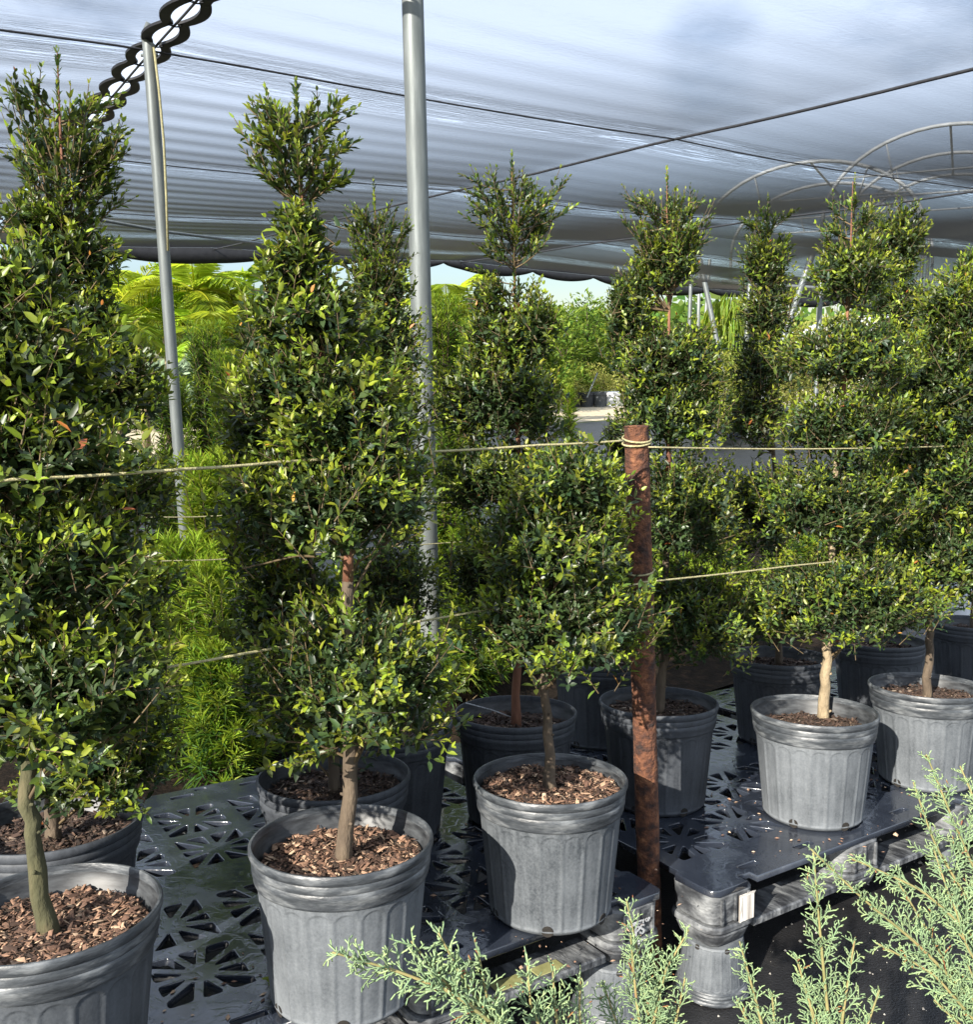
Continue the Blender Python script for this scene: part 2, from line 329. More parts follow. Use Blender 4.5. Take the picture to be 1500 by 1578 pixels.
M['white_pot'] = noisy('white_bucket', [(0.3, (0.55, 0.57, 0.60)), (0.7, (0.75, 0.77, 0.80))], scale=12, rough=0.5)

# ------------------------------------------------------------------ setting
RU = np.array([0.804, 0.595, 0.0]); RN = np.array([-0.595, 0.804, 0.0])      # along the bench rows / across them
def UN(u, n, z): return RU * u + RN * n + np.array([0, 0, z])
def to_un(p): return float(np.array(p)[:2] @ RU[:2]), float(np.array(p)[:2] @ RN[:2])

def sheet(name, u0, u1, n0, n1, z, mat, nu=2, nn=2, amp=0.0):
    us = np.linspace(u0, u1, nu); ns = np.linspace(n0, n1, nn)
    g = np.array([UN(u, n, z + (amp * rng.normal() if amp else 0)) for n in ns for u in us])
    f = np.array([(j*nu+i, j*nu+i+1, (j+1)*nu+i+1, (j+1)*nu+i) for j in range(nn-1) for i in range(nu-1)])
    return link(name, np_mesh(name, g, [f]), mat, kind='structure')
sheet('ground', -900, 900, -300, 1500, -0.012, M['ground'], 12, 12)
sheet('weed_mat', -25, 40, -6, 15.6, -0.004, M['mat'], 90, 40, 0.0015)
sheet('gravel_path', -60, 80, 15.8, 23.5, -0.004, M['gravel'], 90, 14, 0.0015)
bed = sheet('leaf_litter_bed', -12, 16, 2.95, 6.2, 0.016, M['litter'], 120, 26, 0.004)
# grit scattered over the mat in the sunny corner: nobody could count it
gv, gf = [], []
for i in range(900):
    x, y = rng.uniform(0.55, 3.2), rng.uniform(1.6, 3.4); s = abs(rng.normal(0, 0.0022)) + 0.001
    b = len(gv); z0 = -0.003
    for k in range(4):
        a = k * math.pi / 2 + rng.uniform(0, 1); gv.append((x + s * math.cos(a), y + s * math.sin(a), z0))
    gv.append((x, y, z0 + s)); gf += [(b, b+1, b+4), (b+1, b+2, b+4), (b+2, b+3, b+4), (b+3, b, b+4)]
g = link('grit', np_mesh('grit', gv, [np.array(gf)], smooth=False), M['grit'], kind='stuff')

# ------------------------------------------------------------------ the shade roof
ROOF_Z = 3.2
SEAM_U, SEAM_S = 1.64, 0.345
CABLES_N = [1.2, 4.86, 7.62, 10.4, 13.9]; CABLES_U = [-5.7, -2.0, 1.64, 5.3, 9.8, 14.0, 18.5]
def roof_z(u, n):
    u = np.asarray(u, float); n = np.asarray(n, float)
    sag = np.zeros_like(u * n)
    for a, b in zip(CABLES_U[:-1], CABLES_U[1:]):
        k = np.clip((u - a) / (b - a), 0, 1); sag -= 0.035 * np.sin(math.pi * k) * ((u >= a) & (u < b))
    for a, b in zip(CABLES_N[:-1], CABLES_N[1:]):
        k = np.clip((n - a) / (b - a), 0, 1); sag -= 0.008 * np.sin(math.pi * k) * ((n >= a) & (n < b))
    d = np.abs(u - SEAM_U - 0.077 * (n - 4.86))
    fold = 0.0024 * np.cos(2 * math.pi * n / SEAM_S) * np.exp(-d / 2.4) * np.clip(d / 0.5, 0, 1)
    fold += 0.0009 * np.sin(2 * math.pi * (n * 1.35 + 0.03 * u)) * np.clip(1 - d / 6, 0.25, 1)
    fold += 0.004 * np.sin(n * 2.1 + 0.35 * u + 1.0) + 0.012 * np.sin(u * 1.1 - n * 0.4)
    z = ROOF_Z + sag + fold
    return z - 0.045 * np.clip(u - 9.8, 0, 30) * np.clip((n - 9) / 2, 0, 1)
N0, N1 = 1.6, 13.9
def seam(n): return SEAM_U + 0.077 * (np.asarray(n, float) - 4.86)
def edge_w(n): return 0.005 + 0.050 * np.abs(np.sin(math.pi * n / SEAM_S)) ** 0.75
def cloth_mat():
    """woven shade cloth: light passes through the holes when it meets the cloth steeply and less and less at a slant"""
    m, t, b = newmat('shade_cloth')
    uv = N(t, 'ShaderNodeAttribute', attribute_name='un')
    geo = N(t, 'ShaderNodeNewGeometry')
    def noise(scale, stretch, detail, dist=0.0):
        mp = N(t, 'ShaderNodeMapping'); mp.inputs['Scale'].default_value = stretch; t.links.new(uv.outputs['Vector'], mp.inputs[0])
        n = N(t, 'ShaderNodeTexNoise', i_Scale=scale, i_Detail=detail, i_Roughness=0.6, i_Distortion=dist); t.links.new(mp.outputs[0], n.inputs[0]); return n.outputs[0]
    def math_(op, a, b_=None, c=None):
        x = N(t, 'ShaderNodeMath', operation=op)
        for i, s in enumerate((a, b_, c)):
            if s is None: continue
            if isinstance(s, (int, float)): x.inputs[i].default_value = s
            else: t.links.new(s, x.inputs[i])
        return x.outputs[0]
    fine = noise(1.0, (1.3, 24, 1), 8, 0.8); broad = noise(1.0, (0.5, 3.5, 1), 5); crink = noise(1.0, (9, 14, 1), 7, 2.5)
    sp = N(t, 'ShaderNodeSeparateXYZ'); t.links.new(uv.outputs['Vector'], sp.inputs[0])
    near = None
    for cn in CABLES_N[1:4] + [12.2]:          # creases gather beside the long cables
        d = math_('ABSOLUTE', math_('SUBTRACT', sp.outputs[1], cn + 0.18))
        e = math_('SUBTRACT', 1.0, math_('MULTIPLY', d, 2.6)); e = math_('MAXIMUM', e, 0.0)
        near = e if near is None else math_('MAXIMUM', near, e)
    hgt = math_('ADD', math_('MULTIPLY', fine, math_('ADD', math_('MULTIPLY', near, 1.6), 0.06)), math_('MULTIPLY', broad, 0.14))
    hgt = math_('ADD', hgt, math_('MULTIPLY', crink, math_('ADD', math_('MULTIPLY', near, 1.1), 0.09)))
    bp = N(t, 'ShaderNodeBump', i_Strength=0.35, i_Distance=0.02); t.links.new(hgt, bp.inputs['Height'])
    dt = N(t, 'ShaderNodeVectorMath', operation='DOT_PRODUCT'); t.links.new(bp.outputs[0], dt.inputs[0]); t.links.new(geo.outputs['Incoming'], dt.inputs[1])
    nd = math_('ABSOLUTE', dt.outputs['Value'])
    mr = N(t, 'ShaderNodeMapRange'); mr.inputs[1].default_value = 0.112; mr.inputs[2].default_value = 0.30; mr.inputs[3].default_value = 0.0; mr.inputs[4].default_value = 0.66
    t.links.new(nd, mr.inputs[0])
    # crease glints put into the transparency as streaks beside the cables
    st = N(t, 'ShaderNodeMapRange'); st.inputs[1].default_value = 0.56; st.inputs[2].default_value = 0.63; t.links.new(fine, st.inputs[0])
    k = math_('MULTIPLY', math_('MULTIPLY', st.outputs[0], near), 0.62)
    st2 = N(t, 'ShaderNodeMapRange'); st2.inputs[1].default_value = 0.33; st2.inputs[2].default_value = 0.55; st2.inputs[4].default_value = 0.10; t.links.new(nd, st2.inputs[0])
    T = math_('MINIMUM', math_('ADD', math_('ADD', mr.outputs[0], st2.outputs[0]), k), 0.92)
    tp = N(t, 'ShaderNodeBsdfTransparent'); tp.inputs['Color'].default_value = (0.93, 0.96, 1.0, 1)
    b.inputs['Base Color'].default_value = (0.012, 0.0125, 0.014, 1); b.inputs['Roughness'].default_value = 0.42; t.links.new(bp.outputs[0], b.inputs['Normal'])
    tl = N(t, 'ShaderNodeBsdfTranslucent'); tl.inputs['Color'].default_value = (0.020, 0.021, 0.024, 1)
    m1 = N(t, 'ShaderNodeMixShader'); m1.inputs[0].default_value = 0.5; t.links.new(b.outputs[0], m1.inputs[1]); t.links.new(tl.outputs[0], m1.inputs[2])
    m2 = N(t, 'ShaderNodeMixShader'); t.links.new(T, m2.inputs[0]); t.links.new(m1.outputs[0], m2.inputs[1]); t.links.new(tp.outputs[0], m2.inputs[2])
    t.links.new(m2.outputs[0], t.nodes['Material Output'].inputs[0])
    return m
M['cloth'] = cloth_mat()
roof = empty('shade_cloth_roof', UN(SEAM_U, 7, 0)); RO = UN(SEAM_U, 7, 0)
tag(roof, 'large dark shade cloth roof stretched over the potted trees, laced along a seam', 'shade roof')
def cloth_panel(sign, far_u, nu):
    ns = np.arange(N0, N1 + 0.001, 0.04); s = np.linspace(0, 1, nu) ** 1.25
    n_ = np.repeat(ns[:, None], nu, 1); u_ = seam(n_) + sign * (edge_w(n_) + s[None, :] * (np.abs(far_u - seam(n_)) - edge_w(n_)))
    z_ = roof_z(u_, n_)
    V = RU[None, None] * u_[..., None] + RN[None, None] * n_[..., None]; V = V - RO; V[..., 2] = z_
    nn = len(ns); i, j = np.meshgrid(np.arange(nu - 1), np.arange(nn - 1)); a = (j * nu + i).ravel()
    f = np.stack([a, a + 1, a + nu + 1, a + nu], 1)
    me = np_mesh('cloth_panel', V.reshape(-1, 3), [f])
    at = me.attributes.new('un', 'FLOAT_VECTOR', 'POINT'); at.data.foreach_set('vector', np.stack([u_, n_, 0 * u_], -1).astype(np.float32).ravel())
    link('cloth_panel', me, M['cloth'], roof)
    # bound, scalloped border
    hb = MB(); pv = []
    for n in ns:
        w = edge_w(n); k = 0.050
        for dw, dz in ((w - 0.001, -0.006), (w + k, -0.006), (w + k, 0.006), (w - 0.001, 0.006)):
            u = float(seam(n)) + sign * dw; p = UN(u, n, 0) - RO; p[2] = float(roof_z(u, n)) + dz; pv.append(p)
    m = len(ns); f = []
    for q in range(m - 1):
        for c in range(4): f.append((q*4+c, q*4+(c+1) % 4, (q+1)*4+(c+1) % 4, (q+1)*4+c))
    hb.add(pv, f); hb.obj('bound_border', M['hem'], roof)
cloth_panel(1, 26, 150); cloth_panel(-1, -16, 110)
# sagging black valance along the far edge
pin = sorted(set([to_un(at_z(px, py, ROOF_Z - 0.05))[0] for px, py in ((-330, 330), (-120, 345), (45, 352), (207, 358), (440, 392), (560, 400), (690, 404), (825, 411), (945, 413), (1240, 412), (1330, 414), (1500, 420), (1700, 426))]))
vb = MB(); pv = []; us = np.arange(-14, 25, 0.08); f = []
for u in us:
    k = np.searchsorted(pin, u); a = pin[max(k - 1, 0)]; c = pin[min(k, len(pin) - 1)]
    s = math.sin(math.pi * (u - a) / (c - a)) if c > a and a <= u <= c else 0.5
    drop = 0.03 + 0.20 * max(s, 0) ** 0.6 * min(1, (c - a) / 2.5 if c > a else 1)
    z = float(roof_z(u, N1))
    for dn, dz in ((0.0, 0.0), (0.03, -drop * .55), (0.015, -drop), (-0.015, -drop), (-0.03, -drop * .5), (-0.012, 0)):
        p = UN(u, N1 + dn, 0) - RO; p[2] = z + dz; pv.append(p)
for q in range(len(us) - 1):
    for c in range(6): f.append((q*6+c, q*6+(c+1) % 6, (q+1)*6+(c+1) % 6, (q+1)*6+c))
vb.add(pv, f); vb.obj('valance', M['hem'], roof, smooth=True)
hk = MB()
for n in np.arange(math.ceil(N0 / SEAM_S) * SEAM_S, N1, SEAM_S):
    su = float(seam(n)); z = float(roof_z(su, n)) - 0.008
    for sg in (1, -1):
        p0 = UN(su - sg * 0.03, n - 0.012, z) - RO * [1, 1, 0]; p1 = UN(su + sg * 0.03, n + 0.012, z) - RO * [1, 1, 0]
        hk.tube([p0, (p0 + p1) / 2 + [0, 0, -0.008], p1], 0.003, 6)
hk.obj('lacing_hooks', M['cable'], roof, kind='stuff')
def cable(label, pts, r, name='tension_cable', cat='cable', mat='cable', group=None):
    c = MB(); p0 = np.array(pts[0]); c.tube([np.array(p) - p0 for p in pts], r, 6)
    o = c.obj(name, M[mat], smooth=True); o.location = p0; tag(o, label, cat, group); return o
def roof_run(u0, n0, u1, n1, k=60, dz=-0.022):
    r = []
    for s in np.linspace(0, 1, k):
        u, n = u0 + (u1 - u0) * s, n0 + (n1 - n0) * s; r.append(UN(u, n, float(roof_z(u, n)) + dz))
    return r
cg = 'tension cables under the shade cloth'
def straight(u0, n0, u1, n1, dz=-0.03): return [UN(u0, n0, ROOF_Z + dz), UN((u0+u1)/2, (n0+n1)/2, ROOF_Z + dz - 0.02), UN(u1, n1, ROOF_Z + dz)]
cable('thin dark cable through the lens shaped gaps of the laced seam', [UN(float(seam(n)), n, float(roof_z(seam(n), n)) - 0.006) for n in np.linspace(N0, N1, 60)], 0.006, group=cg)
cable('long dark cable that meets the top of the thin leaning grey post', roof_run(-14, 4.86, 24, 4.86), 0.0055, group=cg)
cable('dark cable over the sparse top of the tallest middle tree', roof_run(-14, 7.62, 24, 7.62), 0.005, group=cg)
cable('farthest thin cable running just inside the black valance', roof_run(-14, 10.4, 24, 10.4), 0.005, group=cg)
cable('thick dark cable slanting from the upper right corner to the thick grey post', roof_run(5.3, N0, 5.35, N1), 0.010, group=cg)
cable('thick dark cable in front of the hoop frames at the right edge', roof_run(9.8, N0, 9.8, N1), 0.011, group=cg)
pa, pb = at_z(-60, 300, 3.05), at_z(470, 384, 2.98)
cable('slack grey hose hanging under the far left cloth edge', [pa, (pa + pb) / 2 + [0, 0, -0.05], pb], 0.016, name='grey_hose', cat='hose', mat='steel')

def post(label, p_bot, p_top, r, cap=None, group='galvanised posts under the cloth'):
    t = empty('steel_post', p_bot); v = p_top - p_bot
    m = MB(); m.tube([(0, 0, 0), v * .5, v], r, 20); m.obj('pipe', M['steel'], t, smooth=True, auto=40)
    tag(t, label, 'post', group); return t, v
p1t = at_z(229, 68, ROOF_Z - 0.03); d1 = depth(p1t)
p1b = on_wall(286, 838, p1t, np.array([1.0, 0, 0])); p1b = p1t + (p1b - p1t) * (p1t[2] / (p1t[2] - p1b[2]))
t, v = post('thin grey post that leans left, its top at the laced seam', p1b, p1t, 0.0285)
m = MB(); m.tube([v + [0, 0, -0.05], v + [-0.02, 0, 0.03], v + [0.01, 0, 0.09]], 0.017, 8); m.tube([v + [-0.04, 0, -0.05], v + [0.04, 0, -0.05]], 0.008, 6)
m.obj('top_clamp', M['steel'], t, smooth=True)
m = MB(); m.tube([v + [0.03, -0.02, -0.02], v * .93 + [0.045, -0.035, 0], v * .86 + [0.05, -0.035, 0], v * .78 + [0.042, -0.033, 0], v * .70 + [0.03, -0.03, 0]], 0.006, 6)
m.obj('drop_wire', M['rope'], t, smooth=True)
p2b = on_wall(668, 1140, UN(0, 0, 0) + np.array([-0.22, 3.56, 0]), np.array([1.0, 0, 0])); p2t = on_wall(636, 0, [0, 3.56, 0], np.array([1.0, 0, 0]))
dv = (p2t - p2b) / (p2t[2] - p2b[2]); base2 = p2b - dv * p2b[2]; top2 = p2b + dv * (3.16 - p2b[2])
t, v = post('thick grey post rising through the middle of the picture from behind the pallet', base2, top2, 0.0385)
m = MB(); m.tube([v * .98, v * 1.0], 0.043, 20); m.obj('collar', M['steel'], t, smooth=True, auto=40)

# ------------------------------------------------------------------ far things beyond the roof
bp_g = 'leaning frame poles at the far edge of the roof'
def pole(label, a, b, r, name='frame_pole', cat='pole', group=bp_g):
    m = MB(); a = np.array(a); b = np.array(b); m.tube([(0, 0, 0), b - a], r, 10); o = m.obj(name, M['steel'], smooth=True, auto=40); o.location = a
    tag(o, label, cat, group); return o
def gpole(px0, py0, px1, py1, d0, d1=None):
    return P(px0, py0, d0), P(px1, py1, d1 or d0)
def ground_at(px, py):
    return at_z(px, py, 0.0)
def pole_down(label, px0, py0, px1, py1, d, r):
    a = P(px0, py0, d); b = P(px1, py1, d); k = a[2] / (a[2] - b[2]); pole(label, a + (b - a) * k, a, r)
pole_down('slim upright pole just left of the leaning brace pole', 1066, 400, 1063, 500, 19.5, 0.04)
pole_down('brace pole leaning left beside the lime weeping tree', 1079, 400, 1129, 640, 19.0, 0.052)
pole_down('slim upright pole behind the leaning brace pole', 1094, 400, 1087, 500, 21.0, 0.036)
pole_down('upright pole hidden behind the narrow topped tree', 1157, 420, 1147, 590, 19.0, 0.05)
pole_down('thick brace pole leaning right between two tall trees', 1253, 390, 1210, 515, 17.0, 0.058)
pole_down('slim upright pole beside the thick right leaning brace', 1268, 390, 1262, 520, 18.0, 0.045)
a, b = P(1112, 434, 19.0), P(1292, 446, 19.0); pole('dark horizontal rail across the leaning poles', a, b, 0.035, name='frame_rail', cat='rail')
pole_down('upright pole behind the far left tree top', 24, 350, 32, 470, 12.5, 0.055)

# hoop greenhouse frames seen through the cloth
def hoop_frame(label, c, span, base_z, rise, along, nh, gap):
    t = empty('hoop_frame', c); A = np.array([along[0], along[1], 0.0]); A /= np.linalg.norm(A); Q = np.array([A[1], -A[0], 0.0])
    for h in range(nh):
        o = A * gap * h; m = MB()
        arc = [o + Q * (span / 2 * math.cos(a)) + np.array([0, 0, base_z + rise * math.sin(a)]) for a in np.linspace(0, math.pi, 25)]
        m.tube(arc, 0.05, 6); m.obj('hoop', M['hoop'], t, smooth=True)
        m = MB(); m.tube([arc[4], arc[20]], 0.028, 6)
        for i in (8, 16):
            f_ = (i - 4) / 16; q = arc[4] + (arc[20] - arc[4]) * f_; m.tube([arc[i], q], 0.02, 6); m.tube([arc[i] + A * 0.09, q + A * 0.09], 0.02, 6)
        m.obj('truss', M['hoop'], t, smooth=True)
        for s in (-1, 1):
            m = MB(); m.tube([o + Q * s * span / 2, o + Q * s * span / 2 + np.array([0, 0, base_z])], 0.05, 8); m.obj('leg', M['steel'], t, smooth=True)
    m = MB(); m.tube([np.array([0, 0, base_z + rise]), A * gap * (nh - 1) + np.array([0, 0, base_z + rise])], 0.035, 6); m.obj('ridge_pipe', M['hoop'], t, smooth=True)
    tag(t, label, 'hoop frame', 'bare greenhouse hoop frames'); return t
q = ground_at(1232, 590); d = 26.0
def hoop_center(px, dd): 
    p = P(px, 560, dd); p[2] = 0; return p
hoop_frame('first bare greenhouse hoop frame, seen through the cloth above the narrow topped tree', hoop_center(1235, 27), 6.0, 4.6, 2.0, (0.45, 0.9), 3, 4.2)
hoop_frame('second bare greenhouse hoop frame, higher and nearer the right edge', hoop_center(1440, 25), 6.0, 4.9, 2.2, (0.45, 0.9), 3, 4.2)
# white poly tunnel far right
t = empty('poly_tunnel', hoop_center(1545, 40)); m = MB()
arc = [(8.0 * math.cos(a), 0, 3.2 * math.sin(a) ** 0.8 if math.sin(a) > 0 else 0) for a in np.linspace(0, math.pi, 21)]
v_ = [(x, 0, z) for x, y, z in arc] + [(x + 3, 18, z) for x, y, z in arc]
m.add(v_, [(i, i + 1, i + 22, i + 21) for i in range(20)]); m.obj('cover', M['poly'], t, smooth=True)
m = MB(); m.add([(x, -0.01, z) for x, y, z in arc], [tuple(range(21))]); m.obj('end_wall', M['poly'], t)
tag(t, 'white plastic covered greenhouse tunnel far behind the right hand trees', 'greenhouse')

# ------------------------------------------------------------------ leaves
T_HI = np.array([(0,0,0),(.28,.46,.035),(.28,-.46,.035),(.66,.43,.03),(.66,-.43,.03),(1,0,-.10),(.48,0,-.035)])
F_HI = ([(0,2,6),(2,4,6),(4,5,6),(5,3,6),(3,1,6),(1,0,6)], [])
T_LO = np.array([(0,0,0),(.45,.5,.05),(.45,-.5,.05),(1,0,-.08)])
F_LO = ([(0,2,3),(0,3,1)], [])
def unit(a): return a / (np.linalg.norm(a, axis=-1, keepdims=True) + 1e-12)
def leaves(name, B, D, NR, L, wr, age, tint, hi=True):
    B = np.asarray(B); n = len(B); D = unit(np.asarray(D)); S = unit(np.cross(np.asarray(NR), D)); Z = np.cross(D, S)
    T, Fs = (T_HI, F_HI) if hi else (T_LO, F_LO); k = len(T)
    L = np.broadcast_to(np.asarray(L, float), (n,)); wr = np.broadcast_to(np.asarray(wr, float), (n,))
    V = (B[:, None] + D[:, None] * (T[None, :, 0:1] * L[:, None, None])
         + S[:, None] * (T[None, :, 1:2] * (L * wr)[:, None, None]) + Z[:, None] * (T[None, :, 2:3] * L[:, None, None]))
    off = (np.arange(n) * k)[:, None, None]
    faces = [(np.array(q)[None] + off).reshape(-1, len(q[0])) for q in Fs if q]
    return np_mesh(name, V.reshape(-1, 3), faces, {'age': np.repeat(age, k), 'tint': np.repeat(tint, k)})

def shoots_to_leaves(base, tip, length_n, leafL, spread, curve=0.25, start=0.15, youth=0.0, pairs=True, rg=rng, tipscale=0.55, agespan=1.0):
    """leaf pairs along each shoot; returns arrays B, D, NR, L, age, tint"""
    n = len(base); ax = tip - base; ln = np.linalg.norm(ax, axis=1); ax = unit(ax)
    rv = rg.normal(size=(n, 3)); s0 = unit(np.cross(ax, rv)); s1 = np.cross(ax, s0)
    Bs, Ds, Ns, Ls, As, Ts = [], [], [], [], [], []
    tint_s = rg.uniform(0, 1, n); ys = rg.normal(0, 1, n)
    for k in range(length_n):
        f = start + (1 - start) * (k + rg.uniform(-.25, .25, n)) / (length_n - 1 if length_n > 1 else 1); f = np.clip(f, 0, 1)
        bend = np.zeros((n, 3)); bend[:, 2] = curve * ln * (f * f - f)
        p = base + ax * (ln * f)[:, None] + bend
        side = s0 if k % 2 == 0 else s1
        for sg in (1, -1):
            sp = spread * (1.25 - .75 * f) * rg.uniform(.75, 1.3, n)
            d = unit(ax * np.cos(sp)[:, None] + side * (sg * np.sin(sp))[:, None] + rg.normal(0, .13, (n, 3)))
            up = ax * 1.0 + np.array([0, 0, .5]) + rg.normal(0, .25, (n, 3))
            Bs.append(p); Ds.append(d); Ns.append(up)
            Ls.append(leafL * (1 - (1 - tipscale) * f ** 2.5) * rg.uniform(.72, 1.22, n))
            a = 0.78 + ys * .22 - (0.74 * agespan) * np.clip((f - .25) / .75, 0, 1) ** 1.2 + rg.normal(0, .09, n); As.append(a); Ts.append(np.clip(tint_s + rg.normal(0, .2, n), 0, 1))
    return [np.concatenate(x) for x in (Bs, Ds, Ns, Ls, As, Ts)]

def lump(dirs, ph, amp=0.16):
    return 1 + amp * (np.sin(dirs[:, 0] * 5.1 + ph) * np.sin(dirs[:, 2] * 4.3 + ph * 1.7) + np.sin(dirs[:, 1] * 6.3 + ph * 2.3 + dirs[:, 2] * 3.0))

def tree(label, base, axis, tiers, plumes=(), leafL=0.030, hi=True, dens=1.0, r0=0.018, bark='bark', lean=0.06, name='topiary_tree', n_parts=0, youth=0.0, red_from=None, mat='leaf', wr=0.40, group=None):
    """a clipped standard: trunk, limbs, twigs and tiers of foliage. axis: the trunk's points; tiers: (centre x, y, half width, half height) as seen"""
    base = np.array(base); y0, z0 = base[1], base[2]
    def tp(px, py, dy=0.0):
        v = ray(px, py); t = (y0 + dy + lean * (EYE - z0)) / (v[1] - lean * v[2]); return EYEP + v * t
    root = empty(name, base); tag(root, label, 'tree', group)
    rg = np.random.default_rng(int(abs(base[0] * 1000) + abs(base[1] * 77777)))
    tr = [base + [0, 0, -0.02]] + [tp(*q) for q in axis]
    # smooth, slightly crooked trunk
    pts = []
    for a, b in zip(tr[:-1], tr[1:]):
        for f in np.linspace(0, 1, 5)[:-1]: pts.append(a + (b - a) * f)
    pts.append(tr[-1]); pts = np.array(pts); K = len(pts)
    pts[2:-1] += rg.normal(0, .0025, (K - 3, 3)); r0 *= .9; zz = (pts[:, 2] - pts[0, 2]) / (pts[-1, 2] - pts[0, 2] + 1e-9)
    rad = r0 * (1 - 0.93 * np.clip(zz, 0, 1)) * (1 + 0.35 * np.exp(-zz * 40)) * rg.uniform(.93, 1.07, K)
    loc = lambda a: np.asarray(a) - base
    split = K if red_from is None else max(3, int(np.searchsorted(np.array([p[2] for p in pts]), tp(*red_from)[2])))
    split = min(split, K - 2) if red_from is not None else K
    m = MB(); m.tube(loc(pts[:split + 1] if split < K else pts), rad[:split + 1] if split < K else rad, 10)
    for q in range(5):                                    # knots
        i = rg.integers(1, max(2, min(10, K - 1))); a = rg.uniform(0, 6.28); c = loc(pts[i]); o = np.array([math.cos(a), math.sin(a), .3])
        m.tube([c + o * rad[i] * .7, c + o * rad[i] * 1.35], [rad[i] * .32, rad[i] * .18], 6)
    m.obj('trunk', M[bark], root, smooth=True)
    if split < K:
        m = MB(); m.tube(loc(pts[split:]), rad[split:], 8); m.obj('upper_stem', M['bark_red'], root, smooth=True)
    acc = [[] for _ in range(6)]; limbs = MB(); twb, twt = [], []
    def push(res):
        for a, x in zip(acc, res): a.append(x)
    trz = pts[:, 2]
    def near_trunk(z):
        i = np.clip(np.searchsorted(trz, z), 1, K - 1); return pts[i]
    for ti, (cx, cy, rx, ry) in enumerate(tiers):
        c = tp(cx, cy); px2m = depth(c) / F; ax_, az_ = rx * px2m, ry * px2m; ay_ = 0.5 * ax_ + 0.06
        ax_, az_, ay_ = [max(v * 1.17 - leafL * .2, .02) for v in (ax_, az_, ay_)]
        area = 4 * math.pi * ((ax_ * ay_) ** 1.6 / 3 + (ax_ * az_) ** 1.6 / 3 + (ay_ * az_) ** 1.6 / 3) ** (1 / 1.6)
        ns = int(area * 1420 * dens * (0.030 / leafL) ** 1.3)
        dr = unit(rg.normal(size=(ns, 3))); dr[:, 2] = np.where(dr[:, 2] < -.55, -dr[:, 2] * .6, dr[:, 2])
        rr = rg.uniform(.30, 1.0, ns) ** .45 * lump(dr, rg.uniform(0, 6)) * rg.uniform(.9, 1.08, ns)
        tip = c + (dr * rr[:, None]) * np.array([ax_, ay_, az_])
        sl = rg.uniform(2.2, 4.2, ns) * leafL
        sd = unit(dr * [1, 1, .6] * .8 + np.array([0, 0, .62]) + rg.normal(0, .32, (ns, 3)))
        bs = tip - sd * sl[:, None]
        res = shoots_to_leaves(bs, tip, 5 if hi else 4, leafL, 0.95, rg=rg)
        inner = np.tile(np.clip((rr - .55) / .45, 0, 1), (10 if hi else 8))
        res[4] = np.where(inner < .62, np.maximum(res[4], .72), res[4]) - youth * .15 * inner  # inner leaves made older and darker; crown's inner shade put into colour too
        push(res); keep = rg.uniform(size=ns) < .55; twb.append(bs[keep]); twt.append(tip[keep])
        for q in range(int(14 * dens) + 3):                # limbs
            e = bs[rg.integers(ns)]; s = near_trunk(e[2] - rg.uniform(.03, .14)); mid = (s + e) / 2 + [0, 0, .015]
            limbs.tube(loc([s, mid, e]), [rad[min(K - 1, K // 2)] * .38, .0028, .0015], 5, cap=False)
    for (xa, ya, xb, yb, cx, cy, rx, ry, nsh) in plumes:   # open, upswept tops
        nsh = int(nsh * 1.45)
        A, Bq = tp(xa, ya), tp(xb, yb); c = tp(cx, cy); px2m = depth(c) / F
        f = rg.uniform(0, 1, nsh) ** 1.5 * .72; st = A + (Bq - A) * f[:, None]
        th = rg.uniform(0, 6.28, nsh); out_ = np.stack([np.cos(th), .8 * np.sin(th), 0 * th], 1)
        hgt = (c[2] + ry * px2m * rg.uniform(-.95, .70, nsh) - .018); hgt = np.maximum(hgt, st[:, 2] + .05)
        hh = np.clip((hgt - c[2]) / (ry * px2m), -1, 1); wid = 1.16 * rx * px2m * np.sqrt(np.clip(1 - np.where(hh > 0, hh, hh * .8) ** 2, .04, 1)) * rg.uniform(.5, 1.05, nsh)
        axm = A + (Bq - A) * np.clip((hgt - A[2]) / (Bq[2] - A[2] + 1e-6), 0, 1)[:, None]
        tip = np.stack([axm[:, 0], axm[:, 1], hgt], 1) + out_ * wid[:, None]
        lz = np.linspace(.35, 1.0, 14)[:, None]; la = A + (Bq - A) * (lz - .06); lb = A + (Bq - A) * np.minimum(lz + .06, 1.03)
        push(shoots_to_leaves(la, lb, 4, leafL * .62, .5, curve=0, rg=rg, tipscale=.6, agespan=.9))
        # each plume is a curved limb that carries side sprigs
        cpt = st * .5 + tip * .5 + out_ * (wid * .08)[:, None] - np.array([0, 0, .02])
        for i in range(nsh):
            g = [st[i] * (1 - u_) ** 2 + cpt[i] * 2 * u_ * (1 - u_) + tip[i] * u_ * u_ for u_ in (0, .25, .5, .75, 1)]
            limbs.tube(loc(g), [.0024, .002, .0016, .0012, .0008], 5, cap=False)
            g = np.array(g)
            for sp_ in ((.3, .72), (.55, 1.0)):
                q0 = g[0] + (g[2] - g[0]) * sp_[0] if sp_[0] < .5 else g[2]; q1 = g[3] if sp_[1] < 1 else g[4]
                push(shoots_to_leaves(q0[None], q1[None], 5, leafL * .92, .6, curve=0, rg=rg, tipscale=.5, agespan=.8))
